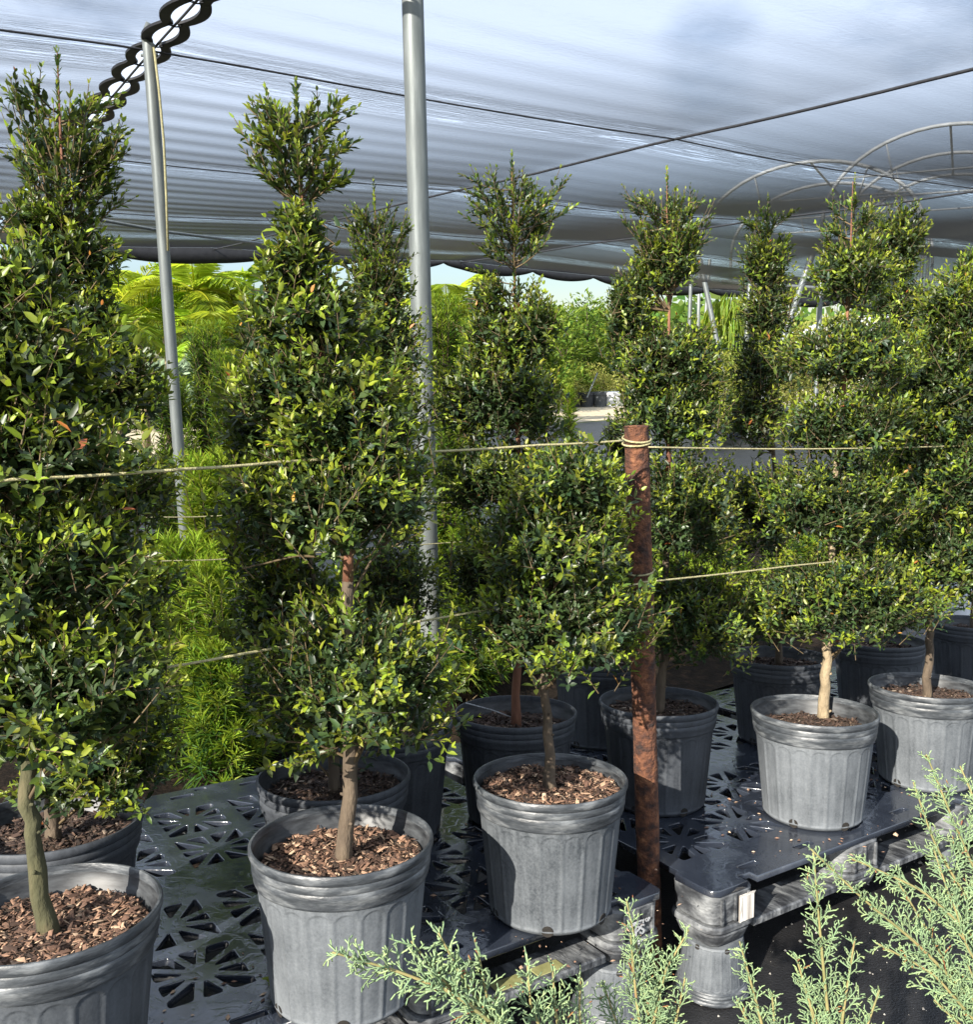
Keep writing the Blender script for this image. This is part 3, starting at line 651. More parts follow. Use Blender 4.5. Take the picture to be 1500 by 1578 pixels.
            for w in range(3):
                u_ = rg.uniform(.35, .85); q0 = (st[i] * (1 - u_) ** 2 + cpt[i] * 2 * u_ * (1 - u_) + tip[i] * u_ * u_)[None]
                dq = unit(tip[i] - cpt[i] + rg.normal(0, .45, 3) * np.linalg.norm(tip[i] - cpt[i]) + [0, 0, .02]); q1 = q0 + dq * rg.uniform(.03, .06)
                push(shoots_to_leaves(q0, q1, 4, leafL * .76, .6, curve=0, rg=rg, tipscale=.55, agespan=.8)); twb.append(q0); twt.append(q1)
    B, D, NR, L, A_, Tt = [np.concatenate(x) for x in acc]
    A_ = np.clip(A_, 0, .96); odd = rg.uniform(size=len(A_)) < .002; A_[odd] = 1.0
    wr_ = wr * rg.uniform(.8, 1.2, len(B))
    if n_parts:                                           # the leaves that stand out singly are parts of their own
        tocam = unit(EYEP - B); score = (np.sum(D * tocam, 1) * .3 + rg.uniform(0, 1, len(B)) + (A_ < .3) * 1.0)
        cen = np.median(B, 0); front = np.sum((B - cen) * tocam, 1); score += np.clip(front * 3, -1, .8)
        pick = np.argsort(-score)[:n_parts]; keep = np.ones(len(B), bool); keep[pick] = False
        for i in pick:
            Lx, Dx = L[i] * 1.12, unit(D[i]); Sx = unit(np.cross(NR[i], Dx)); Zx = np.cross(Dx, Sx); o = LEAFY[int(rg.integers(len(LEAFY)))]
            lf = bpy.data.objects.new('leaf', o); COL.objects.link(lf); lf.parent = root; b = loc(B[i])
            lf.matrix_local = Matrix([[Dx[k] * Lx, Sx[k] * Lx, Zx[k] * Lx, b[k]] for k in range(3)] + [[0, 0, 0, 1]])
        B, D, NR, L, A_, Tt, wr_ = [x[keep] for x in (B, D, NR, L, A_, Tt, wr_)]
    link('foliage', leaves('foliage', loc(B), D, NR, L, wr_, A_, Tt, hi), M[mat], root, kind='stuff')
    twb = np.concatenate(twb); twt = np.concatenate(twt)
    for s, e in zip(twb, twt): limbs.tube(loc([s, e]), [.0016, .0007], 3, cap=False)
    limbs.obj('twigs', M['twig'], root, smooth=True, kind='stuff')
    return root
LEAFY = []
for a in (0.02, 0.1, 0.2, 0.34):
    me = leaves('leaf', np.zeros((1, 3)), np.array([[1.0, 0, 0]]), np.array([[0, 0, 1.0]]), 1.0, .42, np.array([a]), np.array([.5 + a])); me.materials.append(M['leaf']); LEAFY.append(me)

def feathery(label, base, top_pt, width, n_stems, leafL=0.06, mat='podo', youth=.2, name='podocarpus', dens=1.0, group=None, hi=False, wr=.078):
    """an upright shrub of many leaders with narrow strap leaves set all round"""
    base = np.array(base); h = top_pt[2] - base[2]; rg = np.random.default_rng(int(abs(base[0] * 991) + abs(base[1] * 3571)))
    root = empty(name, base); tag(root, label, 'shrub', group); st = MB(); Bs = [[] for _ in range(6)]
    lean = (np.array(top_pt) - base); 
    st.tube([(0, 0, 0), lean * .5, lean * .97], [.012, .008, .002], 6)
    ns = n_stems; f = rg.uniform(.02, .98, ns); th = rg.uniform(0, 6.28, ns)
    s = base + lean * (f * .8)[:, None]; rad = width * (np.clip(1.15 - f, .1, 1) ** .6) * rg.uniform(.3, 1.0, ns)
    tip = base + lean * np.clip(f + .14 + rg.uniform(0, .1, ns), 0, 1.02)[:, None] + np.stack([np.cos(th) * rad, np.sin(th) * rad, 0 * th], 1)
    for a, b in zip(s, tip): st.tube([a - base, (a + b) / 2 - base + [0, 0, -.01], b - base], [.004, .003, .001], 4, cap=False)
    k = int(10 * dens)
    for rep in range(2):
        r = shoots_to_leaves(s + (tip - s) * .25, tip + [0, 0, .02], k, leafL, 1.05, curve=.1, rg=rg, tipscale=.7)
        r[4] = np.clip(r[4] - youth, 0, .96)
        for a, x in zip(Bs, r): a.append(x)
    lead = np.linspace(.3, .97, 6)[:, None]; r = shoots_to_leaves(base + lean * lead, base + lean * np.minimum(lead + .14, 1.02), k, leafL, .9, curve=0, rg=rg)
    r[4] = np.clip(r[4] - youth, 0, .96)
    for a, x in zip(Bs, r): a.append(x)
    B, D, NR, L, A_, Tt = [np.concatenate(x) for x in Bs]
    link('foliage', leaves('foliage', B - base, D, NR, L, wr, A_, Tt, hi), M[mat], root, kind='stuff'); st.obj('stem', M['twig'], root, smooth=True)
    return root

def palm(label, base, crown, n, flen, seed, yng=0.0, group='golden palms beyond the roof edge'):
    rg = np.random.default_rng(seed); base = np.array(base); root = empty('palm', base); tag(root, label, 'palm tree', group)
    c = np.array(crown) - base; m = MB(); m.tube([(0, 0, 0), c * .5 + [.04, 0, 0], c], [.075, .06, .05], 10); m.obj('trunk', M['bark_pale'], root, smooth=True)
    m = MB(); m.tube([c - [0, 0, .05], c + [0, 0, .5]], [.055, .03], 8); m.obj('crownshaft', M['palm'], root, smooth=True)
    for k in range(n):
        a = k * 2.399 + rg.uniform(-.3, .3); el = R(78) - R(85) * (k / n) ** .8; L = flen * rg.uniform(.85, 1.1)
        h = np.array([math.cos(a), math.sin(a), 0]); u = np.linspace(0, 1, 44)
        ang = el - u * R(72) * (1 - .25 * k / n); dx = np.cumsum(np.cos(ang)) / 44 * L; dz = np.cumsum(np.sin(ang)) / 44 * L
        pts = c + [0, 0, .35] + h * dx[:, None] + np.array([0, 0, 1.0]) * dz[:, None]
        m = MB(); m.tube(pts, np.linspace(.02, .004, 44), 5, cap=False); fr = m.obj('frond', M['palm'], root, smooth=True)
        tn = unit(np.gradient(pts, axis=0)); side = unit(np.cross(tn, np.array([0, 0, 1.0]))); upn = np.cross(side, tn)
        B, D, NR, LL = [], [], [], []
        for sg in (1, -1):
            sel = np.arange(4, 44); B.append(pts[sel] + tn[sel] * .012 * sg); D.append(tn[sel] * .75 + side[sel] * sg + upn[sel] * .10 + rg.normal(0, .08, (40, 3)) - [0, 0, .38]); NR.append(upn[sel] + .001)
            LL.append(.46 * flen * np.sin(math.pi * (sel / 44 * .85 + .12)) ** .7 * rg.uniform(.85, 1.1, 40))
        B, D, NR, LL = [np.concatenate(x) for x in (B, D, NR, LL)]
        ag = np.clip(rg.uniform(0, .5) + rg.normal(0, .12, len(B)) - yng, 0, .95)
        link('leaflets', leaves('leaflets', B, D, NR, LL, .055, ag, np.clip(rg.uniform(0, 1) + rg.normal(0, .1, len(B)), 0, 1), False), M['palm'], fr, kind='stuff')
    return root

def bush(label, base, blobs, leafL, n, mat='bushy', name='nursery_tree', cat='tree', group=None, trunk=None, wr=.42, drop=0.0, flat=1.0, trunk_r=.04):
    """a loose crown: leaf clumps spread through several lobes; blobs are (dx, dy, z, rx, rz) from the base"""
    base = np.array(base); rg = np.random.default_rng(int(abs(base[0] * 517) + abs(base[1] * 881) + 3)); root = empty(name, base); tag(root, label, cat, group)
    B, D, NR, L, A_, T_ = [], [], [], [], [], []; tm = MB(); vol = sum(b[3] * b[3] * b[4] for b in blobs)
    for dx, dy, z, rx, rz in blobs:
        k = max(40, int(n * rx * rx * rz / vol)); dr = unit(rg.normal(size=(k, 3))); rr = rg.uniform(.2, 1, k) ** .5 * lump(dr, rg.uniform(0, 6), .2)
        p = np.array([dx, dy, z]) + dr * rr[:, None] * [rx, rx, rz]
        B.append(p); D.append(unit(dr * [1, 1, .5] + rg.normal(0, .55, (k, 3)) + [0, 0, .35 - drop])); NR.append(rg.normal(0, .45, (k, 3)) + [0, 0, 1.0])
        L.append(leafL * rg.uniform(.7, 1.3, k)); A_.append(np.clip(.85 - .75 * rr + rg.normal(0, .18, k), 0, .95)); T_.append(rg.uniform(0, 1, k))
        for q in range(7):
            e = p[rg.integers(k)]; tm.tube([(0, 0, max(.02, z * .35)), (dx * .5, dy * .5, z * .7), e], [trunk_r * .45, trunk_r * .3, .004], 5, cap=False)
    zt = max(b[2] for b in blobs); tm.tube([(0, 0, 0), (.02, .01, zt * .5), (0, 0, zt)], [trunk_r, trunk_r * .75, trunk_r * .3], 8)
    tm.obj('trunk', M['bark'], root, smooth=True)
    B, D, NR, L, A_, T_ = [np.concatenate(x) for x in (B, D, NR, L, A_, T_)]
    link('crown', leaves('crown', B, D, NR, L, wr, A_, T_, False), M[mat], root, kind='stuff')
    return root

# ------------------------------------------------------------------ plants beyond the bench
def gpt(px, dist, z=0.0):
    """a point on the ground straight below sight column px, dist metres away"""
    p = P(px, 540, dist); return np.array([p[0], p[1], z])
def zat(py, dist): return EYE + (H / 2 - py) / F * dist * 1.0 + dist * (-math.tan(PITCH))
def far_z(px, py, dist):
    return P(px, py, dist)[2]
pl = [('palm with a yellow frond reaching beneath the cloth edge, left of the thin post', 214, 15.5, 470, 11, 1.25, 3),
      ('tall palm with the highest golden fan, just right of the thin grey post', 306, 15.0, 452, 12, 1.15, 5),
      ('palm with drooping fronds right of the highest golden fan', 365, 15.6, 476, 11, 1.25, 8),
      ('low palm with bright yellow drooping fronds at the left edge of the gap', 172, 14.2, 512, 10, 1.15, 12),
      ('small palm half hidden behind the low yellow fronds', 256, 17.0, 486, 10, 1.2, 21),
      ('low golden palm in front of the silvery trees', 335, 14.4, 520, 9, 1.0, 31),
      ('palm tips showing between the thick grey post and the sparse topped tree', 690, 18.0, 480, 10, 1.3, 17)]
for lab, px, dist, py, n, fl, sd in pl:
    b = gpt(px, dist); c = P(px, py + 12, dist); c[2] -= .22; c[1] = b[1]; c[0] = b[0]; palm(lab, b, c, n, fl, sd, .08)
# feathery podocarpus close behind the pallets
fe = [('lime feathery shrub with two bright leaders below the thin grey post', 296, 3.9, 728, .25, 95, .42),
      ('lime feathery shrub right of the thin grey post foot, second bright leader', 344, 4.0, 722, .23, 95, .42),
      ('low lime feathery shrub sunlit behind the near left tree', 262, 3.7, 860, .27, 85, .32),
      ('low lime feathery shrub beneath the second rope', 318, 3.55, 900, .28, 95, .36),
      ('low green feathery shrub against the back edge of the pallet', 372, 3.75, 990, .22, 90, .15),
      ('dim green feathery shrub in the shade behind the left pots', 286, 3.45, 1040, .2, 90, .1),
      ('tall dark feathery shrub directly behind the thin grey post', 316, 6.6, 515, .33, 150, -.05),
      ('tall dark feathery shrub right of the thin grey post', 352, 6.2, 560, .32, 150, -.05),
      ('dark feathery shrub left of the thin grey post with a pale leader', 255, 6.4, 600, .32, 140, -.02),
      ('dark feathery shrub in the shadows between post and tall tree', 392, 6.0, 640, .3, 120, .0),
      ('bright feathery shrub right of the thick grey post at rope height', 690, 5.2, 760, .30, 130, .40),
      ('feathery shrub standing tall beside the thick grey post', 682, 7.0, 475, .30, 170, .18),
      ('low feathery shrub behind the shaded middle pot', 712, 4.3, 935, .28, 110, .12),
      ('low feathery shrub between the thick grey post and the shaded pot', 690, 4.6, 985, .26, 100, .12),
      ('feathery shrub peeping out left of the rusty pipe behind the pots', 905, 5.0, 905, .26, 90, .12),
      ('bright feathery leaves low between rusty pipe and right hand tree', 1105, 5.4, 900, .28, 110, .28),
      ('slender feathery seedling before the pale path', 882, 7.5, 610, .10, 24, .3),
      ('feathery shrub deep behind the right hand pots', 1130, 6.0, 860, .3, 100, .1),
     ('dim feathery shrub behind the pot with the white drip line', 765, 4.9, 945, .3, 100, .02), ('dim feathery shrub behind the short bushy front tree', 845, 5.3, 925, .3, 100, .04),
     ('dim feathery shrub deep between rusty pipe and dark column', 985, 5.5, 900, .3, 100, .02), ('dim feathery shrub behind the dark column tree', 1062, 5.8, 880, .3, 100, .04),
     ('dim feathery shrub behind the pale trunked tree', 1255, 6.6, 850, .34, 100, .02), ('dim feathery shrub behind the broad sunlit top', 1335, 6.9, 840, .34, 100, .02),
     ('dim feathery shrub at the right edge far behind', 1425, 7.2, 830, .34, 100, .02), ('dim feathery shrub left behind the low drooping tree', 440, 4.3, 940, .28, 100, .05),
     ('dim feathery shrub behind the tallest front tree', 545, 4.6, 900, .28, 100, .03), ('dim feathery shrub just left of the thick grey post', 625, 4.7, 880, .28, 100, .04),
     ('dim feathery shrub behind the far left pots', 180, 3.7, 980, .26, 100, .05), ('dim feathery shrub at the left edge behind the trees', 90, 4.0, 900, .3, 100, .05)]
for lab, px, dist, pyt, w, ns, yo in fe:
    b = gpt(px, dist); t_ = P(px, pyt, dist * 1.01); t_[0] = b[0] + rng.normal(0, .02); t_[1] = b[1] + .03
    feathery(lab, b, t_, w, ns, leafL=.090, youth=yo, group='feathery shrubs behind the bench')
# nursery stock across the path
def lob(h, w, k, seed, lo=.25):
    rg = np.random.default_rng(seed); o = []
    for i in range(k):
        f = lo + (1 - lo) * i / (k - 1) if k > 1 else .6; s = w * (1 - .45 * abs(f - .5) * 1.6) * rg.uniform(.75, 1.1)
        o.append((rg.normal(0, w * .22), rg.normal(0, w * .2), h * f * .9, s, h / k * .85))
    return o
bg = 'trees standing in rows beyond the roof'
far = [(868, 27, 440, .95, 'bushy', 'bushy green tree above the black pots on the path'), (905, 29, 428, 1.0, 'bushy', 'tall bushy green tree behind the dark bumpy column tree'),
       (940, 31, 430, 1.0, 'bushy', 'green tree left of the thin upright poles'), (840, 24, 445, .9, 'bushy', 'bright green tree behind the right side of the sparse top'),
       (720, 26, 452, 1.2, 'bushy', 'green tree beyond the palm tips'), (775, 28, 455, 1.2, 'bushy', 'green tree far behind the sparse topped middle tree'),
       (640, 24, 450, 1.1, 'bushy', 'green tree far behind the thick grey post'), (440, 26, 450, 1.3, 'bushy', 'tree far behind the tallest middle tree'),
       (560, 27, 455, 1.3, 'bushy', 'green tree far behind the reddish pointed top'), (1008, 30, 470, 1.0, 'bushy', 'green tree behind the dark column with the bump'),
       (1225, 24, 470, .9, 'yellow', 'yellow green tree behind the thick right leaning brace'), (1300, 26, 462, 1.1, 'yellow', 'yellow green tree far behind the right hand trunk'),
       (1420, 27, 470, 1.3, 'yellow', 'yellow green tree low in front of the white tunnel'), (1490, 24, 470, 1.1, 'bushy', 'green tree at the far right edge'),
       (290, 22, 525, .7, 'silver', 'silvery tree between the palm trunks'), (338, 21, 500, .7, 'silver', 'silvery tree right of the palm trunks'),
       (372, 23, 520, .9, 'silver', 'silvery tree beside the tall shaded foliage'), (245, 21, 545, .8, 'silver', 'silvery tree low behind the left gap'),
       (60, 20, 440, 1.2, 'bushy', 'green tree far behind the left tree tops'), (140, 24, 450, 1.2, 'bushy', 'green tree behind the low palms on the left'),
       (10, 24, 440, 1.2, 'bushy', 'green tree beyond the upright pole at the left edge')]
for px, dist, pyt, w, mt, lab in far:
    b = gpt(px, dist); h = far_z(px, pyt, dist) * .80; bush(lab, b, lob(h, w, 5, int(px) + 1), .16, 3200, mat=mt, group=bg)
yl = [(872, 26, 580, .55), (930, 27, 560, .6), (960, 28, 575, .6), (1095, 16.5, 590, .5), (1118, 17.5, 545, .6), (1075, 20, 520, .7), (1150, 18.5, 560, .6), (1040, 22, 540, .7), (1180, 20, 520, .8), (1235, 20, 500, .8)]
yn = ['yellow shrub over the leftmost black pot on the path', 'yellow shrub above the white pot on the path', 'yellow shrub behind the dark bumpy column', 'low yellow shrub left of the leaning brace foot',
      'yellow shrub under the lime weeping tree', 'yellow green shrub behind the thin upright poles', 'yellow shrub beside the hidden upright pole', 'yellow green shrub right of the bumpy column trunk', 'yellow shrub behind the narrow topped tree', 'yellow shrub at the foot of the right leaning brace']
for (px, dist, pyt, w), lab in zip(yl, yn):
    b = gpt(px, dist); bush(lab, b, lob(max(far_z(px, pyt, dist) * .85, .45), w, 3, int(px), .4), .09, 1600, mat='yellow', name='yellow_shrub', cat='shrub', group='yellow shrubs beyond the roof', trunk_r=.02)
# weeping lime tree
b = gpt(1133, 20); h = far_z(1133, 447, 20); rgw = np.random.default_rng(4); root = empty('weeping_tree', b); tag(root, 'lime green weeping tree with hanging thread like leaves', 'tree')
m = MB(); m.tube([(0, 0, 0), (.02, 0, h * .9)], [.06, .03], 8); m.obj('trunk', M['bark'], root, smooth=True)
th = rgw.uniform(0, 6.28, 1500); r_ = np.sqrt(rgw.uniform(.02, 1, 1500)) * .62; zt = h - r_ ** 2 * .8 - rgw.uniform(0, 1.3, 1500)
Bw = np.stack([np.cos(th) * r_, np.sin(th) * r_, zt], 1); Dw = np.stack([np.cos(th) * .25, np.sin(th) * .25, -np.ones(1500)], 1) + rgw.normal(0, .12, (1500, 3))
link('crown', leaves('crown', Bw, Dw, np.stack([np.cos(th), np.sin(th), 0 * th], 1), rgw.uniform(.3, .6, 1500), .05, rgw.uniform(0, .8, 1500), rgw.uniform(0, 1, 1500), False), M['weeping'], root, kind='stuff')
# far wood
wv, wb = [], []
k = 26000; x = rng.uniform(-330, 420, k); y = rng.uniform(170, 230, k)
top = 6.0 + 1.6 * np.sin(x * .05) + 1.4 * np.sin(x * .17 + 1) + 1.6 * np.sin(x * .41 + y * .2)
z = top * rng.uniform(.02, 1, k) ** .55
link('far_woodland', leaves('far_woodland', np.stack([x, y, z], 1), rng.normal(size=(k, 3)) + [0, 0, .4], rng.normal(size=(k, 3)) * .6 + [0, -.5, 1.0], rng.uniform(1.6, 3.2, k), .7, np.clip(rng.normal(.45, .25, k), 0, .95), rng.uniform(0, 1, k), False), M['bushy'], kind='stuff')

# ------------------------------------------------------------------ pallets
PU = np.array([math.cos(R(33.2)), math.sin(R(33.2)), 0.0]); PU[2] = RIM[0] * PU[0] + RIM[1] * PU[1]; PU /= np.linalg.norm(PU)
PV = np.cross(PN, PU)
DECK = -0.337
def frame(o): return Matrix([[PU[k], PV[k], PN[k], o[k]] for k in range(3)] + [[0, 0, 0, 1]])
def plane_pt(x, y, dz=0.0): return np.array([x, y, RIM[0] * x + RIM[1] * y + RIM[2] + dz])
PL_W, PL_D = 1.30, 1.46
def rrect(x0, y0, x1, y1, r, k=4):
    o = []
    for cx, cy, a0 in ((x1-r,y1-r,0),(x0+r,y1-r,90),(x0+r,y0+r,180),(x1-r,y0+r,270)):
        for i in range(k): a = R(a0 + 90 * i / (k - 1)); o.append((cx + r * math.cos(a), cy + r * math.sin(a)))
    return o
def rounded(poly, r=.009):
    o = []; n = len(poly)
    for i in range(n):
        p = np.array(poly[i]); a = np.array(poly[i-1]) - p; b = np.array(poly[(i+1) % n]) - p; la, lb = np.linalg.norm(a), np.linalg.norm(b)
        q = min(r, la * .35, lb * .35); s = p + a / la * q; e = p + b / lb * q
        for t in (0, .5, 1): o.append(tuple(s * (1-t)**2 + p * 2*t*(1-t) + e * t*t))
    return o
def sector_holes(cx, cy, hx, hy, n=12, w=.0105, rot=0.0):
    out = []
    for k in range(n):
        a0, a1 = rot + 2 * math.pi * k / n, rot + 2 * math.pi * (k + 1) / n
        e0 = np.array([math.cos(a0), math.sin(a0)]); e1 = np.array([math.cos(a1), math.sin(a1)])
        n0 = np.array([-e0[1], e0[0]]); n1 = np.array([e1[1], -e1[0]])
        rin = w / math.sin((a1 - a0) / 2) + .006; am = (a0 + a1) / 2
        def hit(p, d):
            t = []
            for q in range(2):
                h = (hx, hy)[q]
                if abs(d[q]) > 1e-6: t.append((math.copysign(h, d[q]) - p[q]) / d[q])
            return p + d * min(x for x in t if x > 0)
        A, B = hit(n0 * w, e0), hit(n1 * w, e1); ap = np.array([math.cos(am), math.sin(am)])
        i0 = n0 * w + e0 * rin; i1 = n1 * w + e1 * rin
        poly = [i0, A]
        c = np.array([math.copysign(hx, ap[0]), math.copysign(hy, ap[1])])
        if abs(abs(A[0]) - hx) < 1e-6 and abs(abs(B[1]) - hy) < 1e-6 or abs(abs(A[1]) - hy) < 1e-6 and abs(abs(B[0]) - hx) < 1e-6: poly.append(c)
        poly += [B, i1]
        out.append(rounded([(p[0] + cx, p[1] + cy) for p in poly]))
    return out
def curve_slab(name, outline, holes, depth_, bevel, z):
    cu = bpy.data.curves.new(name, 'CURVE'); cu.dimensions = '2D'; cu.fill_mode = 'BOTH'; cu.extrude = depth_ / 2; cu.bevel_depth = bevel; cu.bevel_resolution = 1
    cu.offset = -bevel
    for poly in [outline] + holes:
        s = cu.splines.new('POLY'); s.points.add(len(poly) - 1); s.use_cyclic_u = True
        for p, q in zip(s.points, poly): p.co = (q[0], q[1], 0, 1)
    o = bpy.data.objects.new(name, cu); COL.objects.link(o); bpy.context.view_layer.update()
    me = bpy.data.meshes.new_from_object(o.evaluated_get(bpy.context.evaluated_depsgraph_get())); bpy.data.objects.remove(o); bpy.data.curves.remove(cu)
    me.transform(Matrix.Translation((0, 0, z))); me.name = name; me.materials.clear(); return me
def deck_mesh():
    holes = []; nx = 5; m = .055; cw = (PL_W - 2 * m) / nx
    for (y0, y1) in ((.165, .66), (.80, 1.30)):
        ny = 2; chh = (y1 - y0) / ny
        for j in range(ny):
            for i in range(nx):
                holes += sector_holes(m + cw * (i + .5), y0 + chh * (j + .5), cw / 2 - .026, chh / 2 - .022, 10, rot=R(18) * ((i + j) % 2))
    for x in np.arange(.17, PL_W - .15, .235):
        for y in (.055, PL_D - .075): holes.append(rrect(x, y, x + .075, y + .022, .004, 2))
        holes.append(rrect(x + .09, PL_D - .035, x + .13, PL_D - .016, .003, 2))
    # front edge with notches beside the corner blocks
    n = [(0.02, 0), (.13, 0), (.13, .035), (.175, .035), (.175, 0.006), (PL_W - .175, .006), (PL_W - .175, .035), (PL_W - .13, .035), (PL_W - .13, 0), (PL_W - .02, 0), (PL_W - .004, .014),
         (PL_W, .05), (PL_W, .14), (PL_W - .02, .15), (PL_W - .02, PL_D - .14), (PL_W, PL_D - .13), (PL_W, PL_D - .02), (PL_W - .02, PL_D), (.02, PL_D), (0, PL_D - .02), (0, PL_D - .13), (.02, PL_D - .14), (.02, .15), (0, .14), (0, .05), (.004, .014)]
    return curve_slab('deck', n, holes, .014, .0022, -.0095)
DECK_ME = deck_mesh(); DECK_ME.materials.append(M['deck'])
def block_mesh(w, d, r):
    b = MB(); b.rslab(0, 0, w, d, -.105, -.019, r, .006, taper=-.006); b.rslab(-.004, -.004, w + .004, d + .004, -.125, -.1055, r, .005)
    b.rslab(.003, .003, w - .003, d - .003, -.168, -.1255, r, .008, taper=-.012)
    for x in np.arange(.03, w - .02, .05): b.box((x, -.003, -.098), (x + .007, .006, -.03))
    return b.mesh('block', True, 35)
BL_C = block_mesh(.17, .17, .045); BL_M = block_mesh(.17, .14, .02)
RUN = MB(); RUN.rslab(0, 0, 1, .115, -.150, -.128, .008, .004); RUN = RUN.mesh('runner', True, 35)
LIP = MB(); LIP.rslab(0, 0, 1, .012, -.062, -.0195, .003, .002); LIP = LIP.mesh('edge_rib', True, 35)
for me_ in (BL_C, BL_M, RUN, LIP): me_.materials.append(M['pallet'])
UND = MB(); UND.box((0, 0, 0), (1, 1, .004)); UND = UND.mesh('under_tray'); UND.materials.append(M['hole'])
def pallet(label, x, y):
    """x, y: where the deck's front left corner lies"""
    root = empty('plastic_pallet', mat=frame(plane_pt(x, y, DECK))); tag(root, label, 'pallet', 'black plastic pallets of the bench')
    link('deck', DECK_ME, None, root)
    xs = (.004, PL_W / 2 - .085, PL_W - .174); ys = (.003, PL_D / 2 - .07, PL_D - .173)
    for j, yy in enumerate(ys):
        for i, xx in enumerate(xs):
            o = link('block', BL_C if j != 1 else BL_M, None, root); o.location = (xx, yy, 0)
    for yy in (.02, PL_D / 2 - .057, PL_D - .135):
        for k in (0, 1):
            o = link('runner', RUN, None, root); o.location = (xs[k] + .178, yy, 0); o.scale = (xs[k + 1] - xs[k] - .186, 1, 1)
    for k in (0, 1):
        for yy in np.linspace(.32, PL_D - .3, 6):
            o = link('edge_rib', LIP, None, root); o.location = (xs[k] + .178, yy, 0); o.scale = (xs[k + 1] - xs[k] - .186, 1, 1)
    for k in (0, 1):
        for f in ((.14, .46) if k else (.35, .66)) if abs(x - o1[0]) < 1e-6 else ():
            m = MB(); L_ = (xs[k + 1] - xs[k] - .186); x0 = xs[k] + .178 + f * L_; m.rslab(x0, .035, x0 + L_ * .22, .075, -.1285, -.1255, .003, .001); m.obj('yellow_strip', M['tape'], root)
    return root
c1 = on_plane(1040, 1365, DECK); c2 = on_plane(1105, 1388, DECK)
pu2 = PU[:2] / np.linalg.norm(PU[:2])
e1 = np.array([0.455, 2.245]) ; o1 = e1 - pu2 * (PL_W - .0)
o2 = np.array([0.575, 2.225]); o3 = o2 + pu2 * (PL_W + .05); o0 = o1 - pu2 * (PL_W + .03)
pal0 = pallet('wet black pallet at the left edge under the nearest pot', *o0)
pal1 = pallet('wet black pallet under the two big front pots, with white lettering on its corner', *o1)
pal2 = pallet('black pallet right of the rusty pipe with a torn barcode label on its corner', *o2)
pal3 = pallet('black pallet at the right edge behind the pale junipers', *o3)
def text(s, size, loc, parent, name='lettering'):
    cu = bpy.data.curves.new(name, 'FONT'); cu.body = s; cu.size = size; cu.extrude = .0006; cu.align_x = 'CENTER'; cu.offset = .0008
    o = bpy.data.objects.new(name, cu); COL.objects.link(o); bpy.context.view_layer.update()
    me = bpy.data.meshes.new_from_object(o.evaluated_get(bpy.context.evaluated_depsgraph_get())); bpy.data.objects.remove(o)
    me.materials.clear(); o = link(name, me, M['paint_white'], parent, 'stuff'); o.location = loc; o.rotation_euler = (math.pi / 2, 0, 0); return o
text('PROPERTY OF', .0125, (PL_W - .096, -.0042, -.062), pal1)
text('PS', .036, (PL_W - .092, -.0042, -.090), pal1)
text('2322', .0125, (PL_W - .086, -.0066, -.112), pal1)
m = MB(); m.box((.096, -.0035, -.104), (.152, -.0005, -.032)); lab = m.obj('barcode_label', M['barcode'], pal2)
m = MB(); m.add([(.094, -.0045, -.040), (.153, -.0045, -.036), (.154, -.0075, -.028), (.098, -.006, -.031), (.093, -.005, -.035)], [(0, 1, 2, 3, 4)]); m.add([(.0955, -.0045, -.105), (.108, -.0045, -.103), (.1005, -.0052, -.07), (.104, -.0045, -.042), (.095, -.0045, -.04), (.0985, -.005, -.075)], [(0, 1, 2, 3, 4, 5)])
m.obj('torn_paper', M['paper'], lab)

# ------------------------------------------------------------------ pots
POT_H, POT_R = .335, .19
def pot_body_mesh():
    nP, per = 20, 16; n = nP * per; zs = [0, .004, .010, .014, .0165, .022, .035] + list(np.linspace(.05, .21, 8)) + list(np.linspace(.218, .262, 23))
    V, f = [], []
    for z in zs:
        r = .150 + (.176 - .150) * (z / .262) - (.012 * max(0, 1 - z / .016) ** 2)
        for k in range(n):
            a = 2 * math.pi * k / n; u = ((k % per) + .5) / per - .5; cw = .0535
            arch = .232 + (.020 * math.sqrt(max(0, 1 - (u / .43) ** 2)) if abs(u) < .43 else 0)
            q = min((.43 - abs(u)) * cw, (arch - z) * .8, z - .014)
            rr = r - .0019 * min(max(q / .0025, 0), 1) + .0005 * max(0, 1 - abs(q + .001) / .002); V.append((rr * math.cos(a), rr * math.sin(a), z))
    for i in range(len(zs) - 1):
        for k in range(n): f.append((i*n+k, i*n+(k+1) % n, (i+1)*n+(k+1) % n, (i+1)*n+k))
    f.append(tuple(range(n))[::-1])
    m = MB(); m.add(V, f); return m.mesh('body', True)
def pot_rim_mesh():
    m = MB(); m.lathe([(.1755, .260), (.181, .2625), (.183, .268), (.1835, .279), (.1855, .2815), (.1862, .293), (.1842, .2955), (.1868, .299), (.1882, .310), (.1865, .3135), (.1895, .317), (.1925, .323), (.1925, .331), (.190, .335), (.186, .335), (.1845, .331), (.184, .318)], 72)
    return m.mesh('rim', True, 50)
def pot_inner_mesh():
    m = MB(); m.lathe([(.1842, .320), (.1815, .300), (.1785, .297), (.176, .272), (.1715, .266), (.166, .235), (.160, .20)], 72); return m.mesh('inner_wall', True, 50)
BODY, RIMM, INN = pot_body_mesh(), pot_rim_mesh(), pot_inner_mesh()
BODY_D = BODY.copy(); BODY_M = BODY.copy(); BODY_M.materials.append(M['pot_half_shaded'])
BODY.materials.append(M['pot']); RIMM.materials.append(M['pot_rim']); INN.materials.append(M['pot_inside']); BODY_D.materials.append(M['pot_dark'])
RIM_D = RIMM.copy(); RIM_D.materials.clear(); RIM_D.materials.append(M['pot_dark'])
